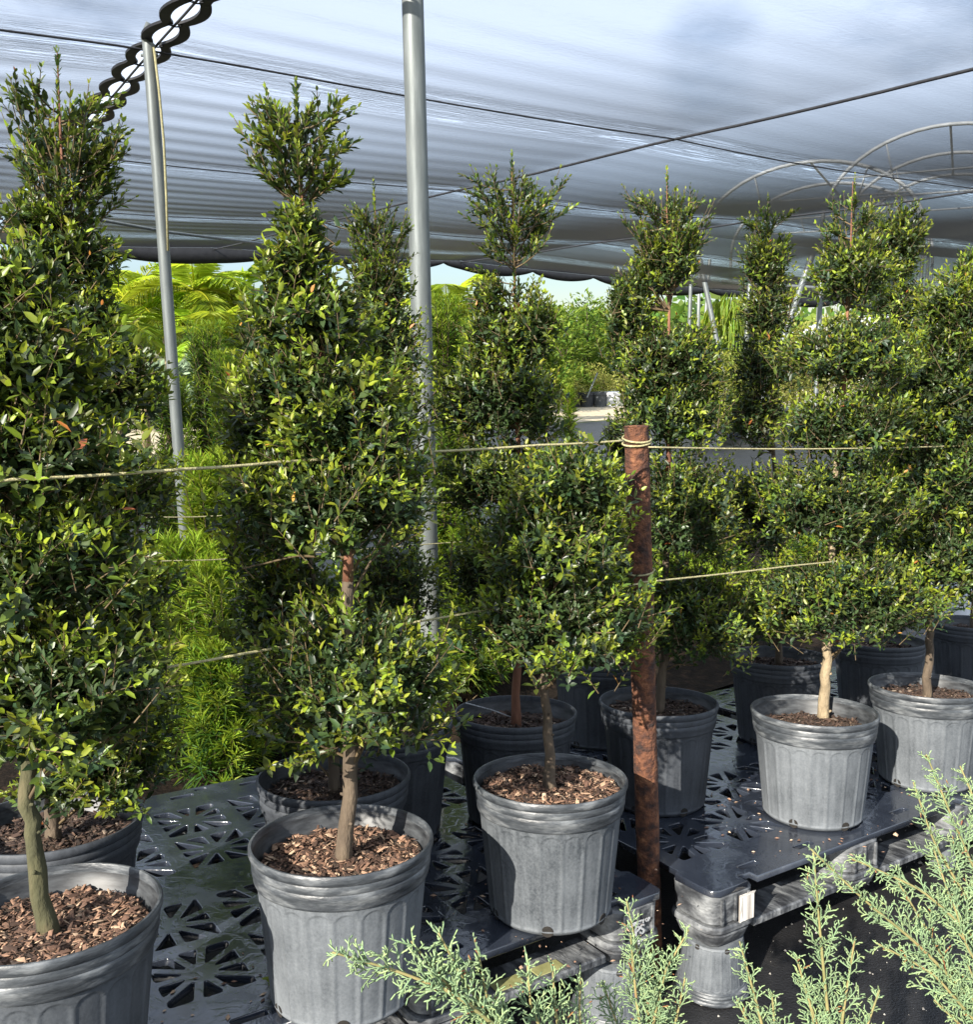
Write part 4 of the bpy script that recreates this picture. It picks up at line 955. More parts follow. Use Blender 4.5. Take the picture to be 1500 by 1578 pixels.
HOLE = MB(); HOLE.tube([(.139, 0, .017), (.1505, 0, .015)], [.013, .0145], 14); HOLE = HOLE.mesh('drain_hole_disc', True, 40); HOLE.materials.append(M['hole'])  # solid dark discs; the shade inside drain holes is put into their colour
TAB = MB(); TAB.rslab(-.042, -.012, .042, .006, .283, .302, .006, .003); TAB.rslab(-.020, -.015, .020, .004, .278, .290, .005, .003)
TAB.v = [(x + .004 * math.sin(z * 900 + x * 130), y - .0035 * x * x / .0018, z + .003 * math.sin(x * 170)) for x, y, z in TAB.v]
TAB = TAB.mesh('lift_tab', True, 40); TAB.materials.append(M['hole'])
def mulch_mesh(seed, dark, dome=.0, n=3200):
    rg = np.random.default_rng(seed); Rm = .170
    a = rg.uniform(0, 6.283, n); r = Rm * np.sqrt(rg.uniform(0, 1, n)) * .985; x, y = r * np.cos(a), r * np.sin(a)
    surf = lambda x, y: dome * (1 - (x * x + y * y) / Rm ** 2) + .006 * np.sin(x * 37 + seed) * np.sin(y * 31 + seed) + .004 * np.sin(x * 90 + 2 * y * 40)
    L = np.abs(rg.normal(.0015, .0048, n)) + .0026; w = L * rg.uniform(.18, .5, n); th = rg.uniform(0, 6.283, n); ti = rg.normal(0, .35, n); ro = rg.normal(0, .5, n); lift = rg.uniform(0, .007, n)
    D = np.stack([np.cos(th) * np.cos(ti), np.sin(th) * np.cos(ti), np.sin(ti)], 1); S = unit(np.cross(D, np.stack([rg.normal(0, .3, n), rg.normal(0, .3, n), np.ones(n)], 1))); Z = np.cross(S, D)
    C = np.stack([x, y, surf(x, y) + lift], 1); tk = w * .3
    V = []; 
    for dx, dy, dz in ((-1, -.7, 0), (-.8, .9, .3), (1, .6, 0), (.7, -1, .2), (-.6, -.5, 1), (.1, .8, 1.2), (.8, 0, 1)):
        V.append(C + D * (dx * L)[:, None] + S * (dy * w)[:, None] + Z * (dz * tk)[:, None])
    V = np.stack(V, 1).reshape(-1, 3); q = np.arange(n)[:, None] * 7
    tris = np.array([(0, 1, 4), (1, 5, 4), (1, 2, 5), (2, 6, 5), (2, 3, 6), (3, 0, 4), (3, 4, 6), (4, 5, 6)])
    F_ = (tris[None] + q[:, :, None]).reshape(-1, 3)
    chips = np_mesh('bark_chips', V, [F_], {'tint': np.repeat(np.clip(rg.beta(1.0, 1.25, n), 0, 1), 7)}, smooth=False); chips.materials.append(M['chip_dark' if dark else 'chip'])
    rs = np.linspace(0, Rm + .003, 9); nk = 40; V = [(0, 0, float(surf(0, 0)))]; f = []
    for i, r_ in enumerate(rs[1:]):
        for k in range(nk):
            an = 2 * math.pi * k / nk; X, Y = r_ * math.cos(an), r_ * math.sin(an); V.append((X, Y, float(surf(X, Y)) if i < 7 else float(surf(X, Y)) - .001))
    for k in range(nk): f.append((0, 1 + k, 1 + (k + 1) % nk))
    for i in range(7):
        for k in range(nk): f.append((1+i*nk+k, 1+(i+1)*nk+k, 1+(i+1)*nk+(k+1) % nk, 1+i*nk+(k+1) % nk))
    m = MB(); m.add(V, f); soil = m.mesh('soil', True); soil.materials.append(M['soil'])
    return soil, chips
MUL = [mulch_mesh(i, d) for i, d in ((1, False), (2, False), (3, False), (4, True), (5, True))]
def pot(label, px, py, mul=0, fill=.290, spin=0.0, dark=False, tabs=(), scale=1.0, tilt=(0, 0), group='nursery pots on the pallets'):
    c = on_plane(px, py); base = c - PN * POT_H
    z = Vector(PN) + Vector((tilt[0], tilt[1], 0)); q = z.to_track_quat('Z', 'Y').to_matrix().to_4x4() @ Matrix.Rotation(spin, 4, 'Z')
    root = empty('nursery_pot', mat=Matrix.Translation(base) @ q @ Matrix.Scale(scale, 4)); tag(root, label, 'pot', group)
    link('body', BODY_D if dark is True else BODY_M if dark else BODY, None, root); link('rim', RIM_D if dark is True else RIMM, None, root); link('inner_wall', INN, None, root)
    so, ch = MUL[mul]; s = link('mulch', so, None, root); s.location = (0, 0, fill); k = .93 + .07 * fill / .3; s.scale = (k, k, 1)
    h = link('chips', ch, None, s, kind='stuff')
    for i in range(6):
        o = link('drain_hole_disc', HOLE, None, root); o.rotation_euler = (0, 0, i * math.pi / 3 + .3)
    for a in tabs:
        o = link('lift_tab', TAB, None, root); o.rotation_euler = (0, 0, a - spin + math.pi / 2); o.location = (.192 * math.cos(a - spin), .192 * math.sin(a - spin), 0)
    return c - PN * (POT_H - fill), root
POTS = {}
# name: (label, rim centre x, y, mulch, fill, spin, dark, tabs)
for key, a in dict(
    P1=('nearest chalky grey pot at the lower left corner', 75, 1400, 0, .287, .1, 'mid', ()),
    P2=('chalky grey pot at the front with a curved dent below its left rim', 527, 1290, 1, .283, .45, False, (-2.35,)),
    P3=('sunlit chalky pot left of the rusty pipe, brown chips heaped to the rim', 848, 1197, 2, .303, .2, False, (-1.62,)),
    P4=('sunlit grey pot right of the rusty pipe with a pale trunk', 1255, 1093, 3, .272, .65, False, (-2.3,)),
    P5=('grey pot at the right edge with a round shadow on its left side', 1430, 1055, 4, .285, .3, False, ()),
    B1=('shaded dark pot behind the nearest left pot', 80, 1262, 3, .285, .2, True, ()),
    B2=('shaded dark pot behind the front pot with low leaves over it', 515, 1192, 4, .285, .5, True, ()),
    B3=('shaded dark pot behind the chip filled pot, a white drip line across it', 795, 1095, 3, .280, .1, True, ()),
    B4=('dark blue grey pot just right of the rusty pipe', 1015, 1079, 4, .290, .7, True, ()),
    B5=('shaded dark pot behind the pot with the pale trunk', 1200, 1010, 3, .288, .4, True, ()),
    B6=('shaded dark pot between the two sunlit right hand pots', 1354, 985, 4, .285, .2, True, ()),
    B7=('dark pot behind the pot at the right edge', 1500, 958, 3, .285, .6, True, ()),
    B8=('tall dark pot seen between front pot and thick grey post', 600, 1112, 4, .285, .6, True, ()),
    B9=('dark pot half hidden left of the rusty pipe at the back', 925, 1012, 3, .285, .6, True, ())).items():
    POTS[key] = pot(*a)
c0 = POTS['B3'][0]
m = MB(); a, b = on_plane(718, 1083, .004), on_plane(797, 1108, -.03); a0 = a.copy(); m.tube([(0, 0, 0), (b - a) * .5 + [0, 0, .004], b - a], .0022, 6); o = m.obj('drip_line', M['paint_white'], smooth=True); o.location = a0; tag(o, 'thin white drip line lying across the shaded pot', 'drip line')
def support(label, x, y, topz, spin, chk=1.0):
    k = topz / POT_H; root = empty('upturned_pot', mat=Matrix.Translation((x, y, topz)) @ Matrix.Rotation(math.pi, 4, 'X') @ Matrix.Rotation(spin, 4, 'Z') @ Matrix.Diagonal((k * chk, k * chk, k, 1)))
    tag(root, label, 'pot', 'upturned pots holding up the pallets'); link('body', BODY, None, root); link('rim', RIMM, None, root)
    for i in range(6):
        o = link('drain_hole_disc', HOLE, None, root); o.rotation_euler = (0, 0, i * math.pi / 3)
    m = MB(); m.lathe([(.0001, -.002), (.10, -.002), (.148, 0.0)], 40); m.obj('base', M['pot'], root, smooth=True)
def corner(o, x, y): p = np.array(plane_pt(*o, DECK)) + PU * x + PV * y - PN * .168; return p
for lab, o, x, y in (('upturned pot under the lettered pallet corner', o1, PL_W - .10, .09), ('upturned pot under the left part of the lettered pallet', o1, .10, .09), ('upturned pot with a juniper shadow under the barcode corner', o2, .10, .09),
                     ('upturned pot under the right end of the barcode pallet', o2, PL_W - .1, .09), ('upturned pot under the far right pallet', o3, .12, .09), ('upturned pot far under the back of the lettered pallet', o1, PL_W - .1, PL_D - .1), ('upturned pot far under the back of the barcode pallet', o2, .1, PL_D - .1)):
    p = corner(o, x, y)
    if p[2] > .04: support(lab, p[0], p[1], p[2] - .003, x * 3, 1.12)

# bark spilled over the decks
sp_v, sp_t = [], []; rgs = np.random.default_rng(77)
for k in range(420):
    key = ('P1', 'P2', 'P3', 'P4', 'P5', 'B3', 'B4')[int(rgs.integers(7))]; c = POTS[key][0]; a = rgs.uniform(0, 6.28); r = .165 + abs(rgs.normal(0, .12)); x, y = c[0] + r * math.cos(a), c[1] + r * math.sin(a) - .03
    p = plane_pt(x, y, DECK + .0015); d = PU * math.cos(a * 3) + PV * math.sin(a * 3); e = np.cross(PN, d); L_ = abs(rgs.normal(.003, .003)) + .0015; w_ = L_ * rgs.uniform(.25, .6)
    sp_v += [p - d * L_, p - e * w_, p + d * L_, p + e * w_, p + PN * w_ * .9]; sp_t += [rgs.uniform(.2, 1)] * 5
q = np.arange(420)[:, None, None] * 5
me = np_mesh('spilled_bark', sp_v, [(np.array([(0, 1, 4), (1, 2, 4), (2, 3, 4), (3, 0, 4)])[None] + q).reshape(-1, 3)], {'tint': sp_t}, smooth=False)
link('spilled_bark', me, M['chip'], kind='stuff')
# ------------------------------------------------------------------ rusty pipe, ropes
pr = np.array([0.497, 2.432]); prb = on_wall(1000, 1342, [pr[0], pr[1], 0], np.array([1.0, 0, 0])); prt = on_wall(981, 657, [pr[0], pr[1], 0], np.array([1.0, 0, 0]))
dvr = (prt - prb) / (prt[2] - prb[2]); b0 = prb - dvr * prb[2]; vv = prt - b0
t = empty('rusty_pipe', b0); m = MB(); m.tube([vv * s for s in np.linspace(0, 1, 24)], .0325 * np.ones(24) * (1 + .02 * rng.normal(size=24)), 24, cap=False)
m.tube([vv, vv - [0, 0, .002]], [.0325, .027], 24, cap=False); m.tube([vv - [0, 0, .002], vv - [0, 0, .12]], .027, 24, cap=False)
m.obj('pipe', M['rust'], t, smooth=True); tag(t, 'rusty brown iron pipe standing between the two pallets with rope tied round it', 'pipe')
def rope_obj(label, pts, r, name='rope', group=None, wraps=()):
    pts = [np.array(p) for p in pts]; dense = []
    for a, b in zip(pts[:-1], pts[1:]):
        for s in np.linspace(0, 1, 14)[:-1]: dense.append(a + (b - a) * s + [0, 0, -.0015 * 4 * s * (1 - s)])
    dense.append(pts[-1]); p0 = dense[0]; root = empty(name, p0); m = MB(); m.tube([p - p0 for p in dense], r, 8); m.obj('span', M['rope'], root, smooth=True)
    for c, rad, tx, ty in wraps:
        m = MB(); m.tube([c - p0 + np.array([rad * math.cos(a), rad * math.sin(a), tx * math.cos(a) + ty * math.sin(a) + .004 * a / 6.28]) for a in np.linspace(0, 2 * math.pi, 33)], r, 8); m.obj('wrap', M['rope'], root, smooth=True)
    tag(root, label, 'rope', group); return root
rd = np.array([math.cos(R(33.5)), math.sin(R(33.5)), 0.0]); perp = np.array([rd[1], -rd[0], 0.0])
RP = b0 + dvr * (on_wall(981, 690, b0, rd)[2]); front = perp * .034
def rp(px, py, off=0.034): return on_wall(px, py, np.array([pr[0], pr[1], 0]) + perp * off, rd)
rg_ = 'cream ropes holding the front trees'
w1 = b0 + dvr * rp(981, 688)[2]; w2 = b0 + dvr * rp(990, 897)[2]
rope_obj('upper cream rope wound twice round the top of the rusty pipe', [rp(-160, 757, .16), rp(20, 739, .15), rp(282, 723, .13), rp(430, 712, .08), rp(640, 697), rp(830, 686), rp(962, 679)], .0027, group=rg_,
         wraps=((w1 + [0, 0, .004], .0365, -.002, .007), (w1 + [0, 0, -.007], .0365, .002, .005)))
rope_obj('straight cream rope running right from the top of the rusty pipe', [rp(1000, 689), rp(1240, 692), rp(1450, 688), rp(1700, 680)], .0021, group=rg_)
rope_obj('lower cream rope running right from the middle of the rusty pipe', [rp(968, 902), rp(992, 897), rp(1220, 872, .0), rp(1500, 842, -.1)], .0025, group=rg_, wraps=((w2, .0365, .003, .004),))
rope_obj('lower cream rope below the bright feathery leaves on the left', [rp(-60, 1078), rp(210, 1035), rp(365, 1009), rp(600, 965, -.06), rp(800, 930, -.08), rp(962, 902, .0)], .0027, group=rg_)
q0 = np.array([-.22, 3.50, 0])
def rq(px, py): return on_wall(px, py, q0, rd)
rope_obj('thin dark rope behind, just below the foot of the thin grey post', [rq(60, 800), rq(255, 797), rq(335, 795), rq(640, 778), rq(760, 768), rq(1300, 735)], .002, group='thin ropes behind the back row')
rope_obj('thin rope behind at the height of the bright feathery tips', [rq(60, 868), rq(265, 864), rq(356, 861), rq(640, 840), rq(1300, 790)], .002, group='thin ropes behind the back row')

# ------------------------------------------------------------------ the clipped trees
G = None
def tb(k): return POTS[k][0]
tree('nearest clipped tree at the left edge with large glossy yellow lit leaves', tb('P1'), [(52, 1300), (42, 1220), (35, 1080), (20, 800), (0, 500), (-10, 380)],
     [(80, 1050, 172, 118), (40, 850, 172, 92), (30, 690, 160, 88), (15, 545, 140, 84), (5, 430, 90, 66)], leafL=.0325, dens=1.1, r0=.0185, bark='bark_moss', n_parts=70)
tree('very tall tree behind the nearest left tree, its open dark top reaching the laced seam', tb('B1'), [(80, 1180), (90, 1000), (95, 700), (95, 400), (95, 250), (88, 80)],
     [(155, 1085, 110, 90), (160, 920, 100, 78), (155, 750, 105, 74), (145, 580, 105, 80), (112, 480, 78, 56), (108, 385, 76, 44), (140, 1170, 105, 62), (55, 330, 45, 30)],
     plumes=[(95, 400, 88, 85, 98, 215, 98, 140, 46)], leafL=.028, r0=.018, red_from=(95, 440), n_parts=30)
tree('tall clipped front tree in the dented pot with a neck and an open brush top', tb('P2'), [(538, 1190), (541, 1120), (538, 1000), (536, 860), (515, 640), (475, 420), (463, 310), (456, 130)],
     [(548, 1040, 152, 118), (505, 765, 152, 88), (540, 655, 112, 70), (485, 590, 130, 66), (478, 478, 98, 62), (460, 400, 58, 44), (462, 340, 38, 32)],
     plumes=[(464, 325, 456, 130, 455, 218, 88, 92, 30)], leafL=.0285, dens=1.05, r0=.0195, red_from=(537, 900), n_parts=80)
tree('short bushy front tree whose leaves half cover the rusty pipe', tb('P3'), [(843, 1100), (838, 1030), (845, 960), (858, 850), (872, 740)],
     [(865, 945, 140, 80), (850, 820, 116, 66), (880, 735, 86, 58)], leafL=.0295, r0=.0175, n_parts=80, dens=1.05)
tree('clipped sunlit tree with a pale bare trunk and stacked round tiers', on_plane(1269, 1108, -.063), [(1272, 1040), (1276, 985), (1284, 840), (1292, 690), (1306, 480), (1315, 280)],
     [(1300, 918, 130, 84), (1288, 772, 106, 72), (1312, 652, 98, 52), (1312, 540, 92, 54), (1312, 420, 62, 46)],
     plumes=[(1312, 470, 1318, 275, 1312, 350, 52, 95, 26)], leafL=.026, r0=.0185, bark='bark_pale', red_from=(1290, 720), n_parts=80)
tree('tree at the right edge growing from the pot with the round shadow', tb('P5'), [(1432, 1000), (1434, 950), (1440, 850), (1455, 650), (1470, 420)],
     [(1465, 855, 96, 90), (1462, 730, 94, 90), (1468, 600, 90, 88), (1480, 485, 68, 68)], plumes=[(1475, 470, 1500, 385, 1497, 425, 40, 50, 12)], leafL=.0275, r0=.0165, n_parts=50)
tree('dim low tree with drooping leaves behind the dented front pot', tb('B2'), [(512, 1120), (500, 1000), (470, 800), (450, 640)],
     [(505, 1085, 105, 70), (440, 930, 95, 85), (420, 790, 85, 90), (420, 650, 80, 90), (425, 530, 65, 70)], leafL=.032, hi=True, dens=.9)
tree('tree with a sparse red stemmed brush top in the middle, shaded below', tb('B3'), [(798, 1010), (802, 940), (800, 760), (797, 560), (793, 420), (789, 245)],
     [(795, 880, 105, 90), (775, 735, 100, 62), (768, 615, 96, 90), (826, 505, 36, 54), (762, 515, 50, 52), (752, 452, 24, 30)],
     plumes=[(793, 420, 789, 240, 784, 305, 82, 78, 36), (796, 520, 792, 400, 795, 450, 60, 55, 7)], leafL=.027, r0=.0165, bark='bark_red', n_parts=40)
tree('dark column tree right of the rusty pipe with a reddish stem and rounded top', tb('B4'), [(1024, 1010), (1024, 960), (1030, 740), (1032, 560), (1030, 400), (1028, 262)],
     [(1060, 945, 92, 85), (1050, 790, 85, 100), (1034, 630, 84, 68), (1030, 550, 84, 60), (970, 470, 38, 62), (1028, 400, 48, 50)],
     plumes=[(1030, 460, 1028, 265, 1027, 335, 64, 82, 44)], leafL=.026, r0=.0165, red_from=(1030, 800), n_parts=30)
tree('narrow pointed tree before the lime weeping tree', tb('B5'), [(1205, 950), (1200, 850), (1190, 650), (1185, 480), (1184, 308)],
     [(1172, 940, 66, 55), (1165, 800, 68, 88), (1165, 640, 50, 55), (1178, 560, 56, 56), (1182, 480, 46, 50), (1180, 405, 40, 42)],
     plumes=[(1185, 450, 1184, 305, 1183, 370, 42, 70, 24)], leafL=.030, dens=.85, r0=.015, hi=False)
tree('tree with a broad sunlit reddish tipped top behind the pale trunked tree', tb('B6'), [(1358, 920), (1365, 760), (1375, 560), (1384, 320)],
     [(1378, 385, 48, 58), (1385, 480, 62, 66), (1392, 590, 75, 72), (1390, 720, 78, 80), (1380, 850, 80, 70)], plumes=[(1384, 420, 1390, 310, 1388, 350, 44, 50, 18)], leafL=.032, dens=.85, r0=.016, hi=False)
tree('leafy tree at the far right edge standing in the hindmost pot', tb('B7'), [(1502, 900), (1508, 700), (1515, 450)],
     [(1500, 830, 62, 66), (1505, 700, 66, 80), (1508, 570, 62, 75), (1512, 465, 40, 60)], leafL=.032, dens=.85, r0=.015, hi=False)
tree('slim pointed tree with a red stem close left of the thick grey post', tb('B8'), [(598, 1010), (592, 800), (584, 560), (578, 300)],
     [(600, 900, 78, 80), (598, 760, 70, 85), (592, 620, 70, 80), (590, 510, 68, 62), (585, 440, 52, 44)], plumes=[(584, 500, 576, 283, 580, 372, 52, 92, 40)], leafL=.027, dens=.8, r0=.015, red_from=(584, 520), hi=False)
tree('dim tree behind the rusty pipe in the half hidden back pot', tb('B9'), [(925, 960), (930, 800), (940, 640)],
     [(930, 890, 66, 66), (945, 770, 52, 60), (958, 680, 30, 44)], leafL=.030, dens=.8, r0=.014, hi=False)

# seedlings
def seedling(label, base, n, s):
    root = empty('seedling', base); tag(root, label, 'weed'); rg = np.random.default_rng(n)
    m = MB(); m.tube([(0, 0, 0), (.004, 0, s * .5), (0, .003, s)], [.0015, .0012, .0008], 5); m.obj('stem', M['twig'], root)
    for k in range(n):
        a = k * 2.4; lf = bpy.data.objects.new('leaf', LEAFY[k % 3]); COL.objects.link(lf); lf.parent = root
        lf.location = (0, 0, s * (.4 + .6 * k / n)); lf.rotation_euler = (0, -.35, a); lf.scale = (s * .62,) * 3
seedling('bright green seedling growing through the deck beside the dented pot', on_plane(418, 1525, DECK), 8, .034)
seedling('tiny green weed in the chips of the pot at the right edge', tb('P5') + np.array([-.05, -.08, .0]), 7, .026)
seedling('tiny green weed at the foot of the pale trunk', tb('P4') + np.array([.005, -.045, .0]), 6, .018)
# things far off on the path
def far_pot(label, px, dist, mat, k, g='pots standing on the far path'):
    b = gpt(px, dist); root = empty('nursery_pot', mat=Matrix.Translation(b) @ Matrix.Scale(k, 4)); tag(root, label, 'pot', g)
    m = MB(); m.lathe([(.0001, 0), (.15, 0), (.176, .262), (.19, .27), (.19, .335), (.18, .335), (.175, .29), (.0001, .29)], 20); m.obj('body', M[mat], root, smooth=True, auto=40)
for lab, px, mt in (('leftmost black pot by the pale path, under a yellow shrub', 884, 'pot_dark'), ('middle black pot by the pale path, a pole leaning on it', 905, 'pot_dark'), ('grey black pot by the pale path, rightmost of the dark three', 926, 'pot'), ('white pot by the pale path', 945, 'white_pot')):
    far_pot(lab, px, 26.0, mt, 1.2)
a, b = P(905, 613, 25.4), P(921, 575, 25.6); pole('thin stick leaning on the middle black pot by the path', a, b, .02, name='leaning_stick', cat='stick', group=None)
far_pot('small black pot at the foot of the leaning brace pole', 1103, 15.5, 'pot_dark', 1.1); far_pot('dark pot among yellow shrubs behind the brace pole', 1132, 17.0, 'pot_dark', 1.1)
def crate(label, px, py, d, s):
    p = P(px, py, d); p[2] = 0
    root = empty('white_bucket', p); tag(root, label, 'bucket'); m = MB(); m.lathe([(.0001, 0), (s * .85, 0), (s, s * 3.2), (s * 1.06, s * 3.2), (s * 1.06, s * 3.4), (s * .96, s * 3.4), (s * .9, s * .5), (.0001, s * .5)], 24); m.obj('shell', M['white_pot'], root, smooth=True, auto=40)
crate('pale bucket lit by the sun behind the right edge trees', 1466, 920, 5.2, .12)

# ------------------------------------------------------------------ junipers in front
def juniper_branch(root, pts, seed, wid=.05, fine=1.0, r0=.004, two=True, dens=1.0):
    """pts: (px, py, depth) from the root to the tip; side branchlets, sprigs and scale tips"""
    rg = np.random.default_rng(seed); o = np.array(root.location); C = np.array([P(*q) for q in pts]); st = MB()
    seg = np.linalg.norm(np.diff(C, axis=0), axis=1); s = np.concatenate([[0], np.cumsum(seg)]); Ln = s[-1]
    u = np.linspace(0, Ln, 40); X = np.stack([np.interp(u, s, C[:, k]) for k in range(3)], 1)
    for it in range(3): X[1:-1] = (X[:-2] + 2 * X[1:-1] + X[2:]) / 4
    st.tube([x - o for x in X], np.linspace(r0, .0012, 40), 6); stem = st.obj('branch', M['twig_j'], root, smooth=True)
    Bq, Tq, Rq, Aq = [], [], [], []
    def sprig(a, b, r, ag): Bq.append(a); Tq.append(b); Rq.append(r); Aq.append(ag)
    tn = unit(np.gradient(X, axis=0)); view = unit(EYEP - X); side = unit(np.cross(tn, view)); nrm = np.cross(side, tn)
    step = .0098 / dens; k = 0
    for d in np.arange(.02, Ln, step):
        i = min(int(d / Ln * 39), 38); f = d / Ln; p = X[i]; sg = 1 if k % 2 else -1; k += 1
        L = wid * (min(1, (1 - f) * 3.0 + .14)) * rg.uniform(.6, 1.25) * (0.75 + .25 * math.sin(d * 70 + seed)); tw = rg.normal(0, .7)
        sd = side[i] * math.cos(tw) * sg + nrm[i] * math.sin(tw); an = R(34) + rg.normal(0, .13); dd = tn[i] * math.cos(an) + sd * math.sin(an) + np.array([0, 0, .18])
        dd /= np.linalg.norm(dd); e = p + dd * L; sprig(p, e, .0014, .5 + rg.normal(0, .1)); pp = np.cross(dd, nrm[i]); pp /= np.linalg.norm(pp) + 1e-9; p3 = np.cross(dd, pp)
        m2 = max(3, int(L / .0052)); 
        for j in range(m2):
            g = (j + .6) / m2; q = p + dd * L * g; s2 = 1 if j % 2 else -1; tw2 = rg.normal(0, .6); L2 = (.021 * fine) * (1.1 - .65 * g) * rg.uniform(.6, 1.2)
            d2 = dd * .80 + (pp * math.cos(tw2) * s2 + p3 * math.sin(tw2)) * .62; d2 /= np.linalg.norm(d2); e2 = q + d2 * L2; ag = .55 - .4 * g * f + rg.normal(0, .12)
            sprig(q, e2, .00125 * fine ** .5, ag)
            for h in range(int(L2 / .0044)):
                g3 = (h + .8) / (L2 / .0044); d3 = d2 * .75 + unit(rg.normal(size=3)) * .65; d3 /= np.linalg.norm(d3); q3 = q + d2 * L2 * g3
                sprig(q3, q3 + d3 * rg.uniform(.0035, .0075) * fine, .0011 * fine ** .5, ag - .12)
    B_, T_, R_, A_ = np.array(Bq) - o, np.array(Tq) - o, np.array(Rq) * .94, np.clip(np.array(Aq), 0, .95); A_[rg.uniform(size=len(A_)) < .012] = 1
    n = len(B_); D = unit(T_ - B_); a = unit(np.cross(D, rg.normal(size=(n, 3)))); c = np.cross(D, a); V = []
    M_ = B_ + (T_ - B_) * .7
    for ct, rr in ((B_, .8), (M_, 1.0)):
        for q in range(3):
            an = 2 * math.pi * q / 3; V.append(ct + (a * math.cos(an) + c * math.sin(an)) * (R_ * rr)[:, None])
    V.append(T_); V = np.stack(V, 1).reshape(-1, 3); off = (np.arange(n) * 7)[:, None, None]
    quads = (np.array([(0, 1, 4, 3), (1, 2, 5, 4), (2, 0, 3, 5)])[None] + off).reshape(-1, 4); tris = (np.array([(3, 4, 6), (4, 5, 6), (5, 3, 6)])[None] + off).reshape(-1, 3)
    link('sprays', np_mesh('sprays', V, [quads, tris], {'age': np.repeat(A_, 7), 'tint': np.repeat(rg.uniform(.2, .8, n), 7)}), M['juniper'], stem, kind='stuff')
M['twig_j'] = noisy('juniper_stem', [(0.3, (0.12, 0.13, 0.045)), (0.6, (0.24, 0.20, 0.08)), (0.75, (0.19, 0.08, 0.035))], scale=18, rough=0.8)
def juniper(label, root_px, branches):
    p = P(*root_px); b = np.array([p[0], p[1], 0.0]); root = empty('juniper', b); tag(root, label, 'juniper', 'pale juniper shrubs in front of the bench')
    m = MB(); m.tube([(0, 0, 0), (p - b) * .5 + [.01, 0, 0], p - b], [.012, .009, .006], 8); m.obj('stem', M['bark_red'], root, smooth=True)
    for k, (pts, kw) in enumerate(branches): juniper_branch(root, [root_px] + pts, 100 + k + int(root_px[0]), **kw)
juniper('pale juniper whose long branch reaches left across the dented pot', (900, 1720, 1.22), [
    ([(800, 1610, 1.20), (700, 1530, 1.17), (610, 1495, 1.15), (512, 1467, 1.13)], dict(wid=.045, fine=1.5, dens=.8)),
    ([(745, 1560, 1.2), (690, 1520, 1.18), (634, 1450, 1.16)], dict(wid=.035, fine=1.4, dens=.8)), ([(790, 1600, 1.22), (720, 1520, 1.19), (676, 1437, 1.17)], dict(wid=.035, fine=1.4, dens=.8)),
    ([(800, 1620, 1.24), (755, 1560, 1.21), (737, 1466, 1.20)], dict(wid=.04, fine=1.3, dens=.8)), ([(840, 1600, 1.26), (818, 1550, 1.25), (813, 1487, 1.25)], dict(wid=.045, fine=1.2, dens=.9)),
    ([(870, 1620, 1.28), (856, 1560, 1.28), (852, 1496, 1.28)], dict(wid=.045, fine=1.2, dens=.9)), ([(900, 1620, 1.3), (893, 1560, 1.32), (895, 1505, 1.33)], dict(wid=.035, fine=1.1))])
juniper('pale juniper spray standing before the lettered pallet corner', (1015, 1740, 1.42), [
    ([(1008, 1620, 1.42), (990, 1500, 1.41), (966, 1388, 1.40)], dict(wid=.06)), ([(1015, 1610, 1.43), (1012, 1520, 1.42), (1062, 1432, 1.42)], dict(wid=.05)), ([(990, 1610, 1.40), (980, 1530, 1.40), (972, 1440, 1.39)], dict(wid=.055)),
    ([(1030, 1620, 1.43), (1045, 1560, 1.42), (1056, 1507, 1.42)], dict(wid=.045)), ([(975, 1640, 1.42), (945, 1560, 1.42), (930, 1515, 1.42)], dict(wid=.05)), ([(1000, 1640, 1.40), (1010, 1560, 1.40), (1028, 1490, 1.40)], dict(wid=.055))])
juniper('narrow pale juniper spray before the upturned pot', (1215, 1760, 1.42), [
    ([(1190, 1640, 1.42), (1165, 1540, 1.41), (1140, 1450, 1.40)], dict(wid=.035)), ([(1200, 1650, 1.42), (1195, 1590, 1.42), (1190, 1530, 1.42)], dict(wid=.04)), ([(1185, 1660, 1.42), (1160, 1590, 1.42), (1136, 1540, 1.42)], dict(wid=.035))])
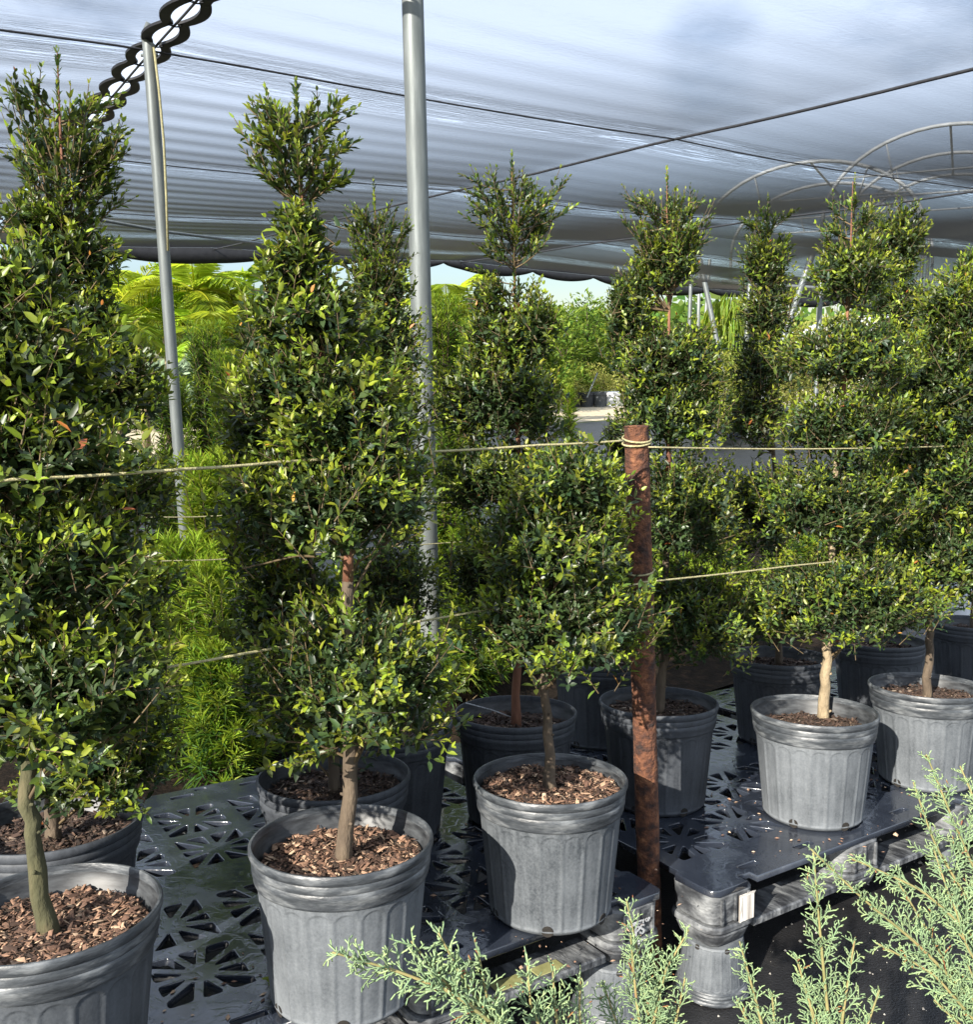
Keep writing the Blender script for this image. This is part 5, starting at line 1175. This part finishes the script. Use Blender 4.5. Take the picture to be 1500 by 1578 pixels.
juniper('upright pale juniper spray with a yellow stem before the dark floor', (1300, 1770, 1.42), [
    ([(1285, 1640, 1.42), (1272, 1520, 1.41), (1262, 1410, 1.40), (1254, 1312, 1.40)], dict(wid=.055)), ([(1290, 1640, 1.42), (1300, 1560, 1.42), (1318, 1445, 1.42)], dict(wid=.045)), ([(1280, 1640, 1.42), (1250, 1550, 1.41), (1226, 1470, 1.41)], dict(wid=.045)),
    ([(1270, 1660, 1.42), (1252, 1560, 1.41), (1240, 1520, 1.41)], dict(wid=.045)), ([(1310, 1670, 1.43), (1330, 1600, 1.43), (1356, 1525, 1.43)], dict(wid=.04))])
juniper('broad pale juniper filling the lower right corner', (1590, 1760, 1.45), [
    ([(1560, 1600, 1.43), (1480, 1520, 1.40), (1410, 1450, 1.38), (1330, 1385, 1.36), (1250, 1308, 1.35)], dict(wid=.06)), ([(1560, 1560, 1.45), (1500, 1440, 1.45), (1420, 1370, 1.45), (1312, 1322, 1.45)], dict(wid=.06)),
    ([(1570, 1560, 1.48), (1530, 1400, 1.5), (1480, 1290, 1.5), (1428, 1162, 1.5)], dict(wid=.06)), ([(1560, 1560, 1.48), (1500, 1400, 1.5), (1440, 1300, 1.5), (1408, 1205, 1.5)], dict(wid=.06)),
    ([(1580, 1560, 1.5), (1550, 1350, 1.52), (1510, 1250, 1.53), (1480, 1180, 1.54)], dict(wid=.06)), ([(1570, 1640, 1.42), (1500, 1570, 1.40), (1440, 1500, 1.39), (1350, 1452, 1.38)], dict(wid=.05)),
    ([(1570, 1640, 1.44), (1490, 1540, 1.42), (1440, 1450, 1.42), (1385, 1360, 1.42)], dict(wid=.06)), ([(1580, 1600, 1.46), (1520, 1480, 1.46), (1470, 1400, 1.46), (1440, 1310, 1.47)], dict(wid=.065)),
    ([(1590, 1600, 1.42), (1530, 1520, 1.41), (1490, 1460, 1.41), (1470, 1390, 1.41)], dict(wid=.06)), ([(1590, 1650, 1.42), (1520, 1610, 1.40), (1470, 1570, 1.40), (1440, 1540, 1.40)], dict(wid=.05)),
    ([(1590, 1600, 1.45), (1545, 1500, 1.44), (1520, 1430, 1.44), (1505, 1330, 1.45)], dict(wid=.065)), ([(1595, 1640, 1.42), (1540, 1570, 1.40), (1505, 1520, 1.40), (1490, 1480, 1.40)], dict(wid=.06))])
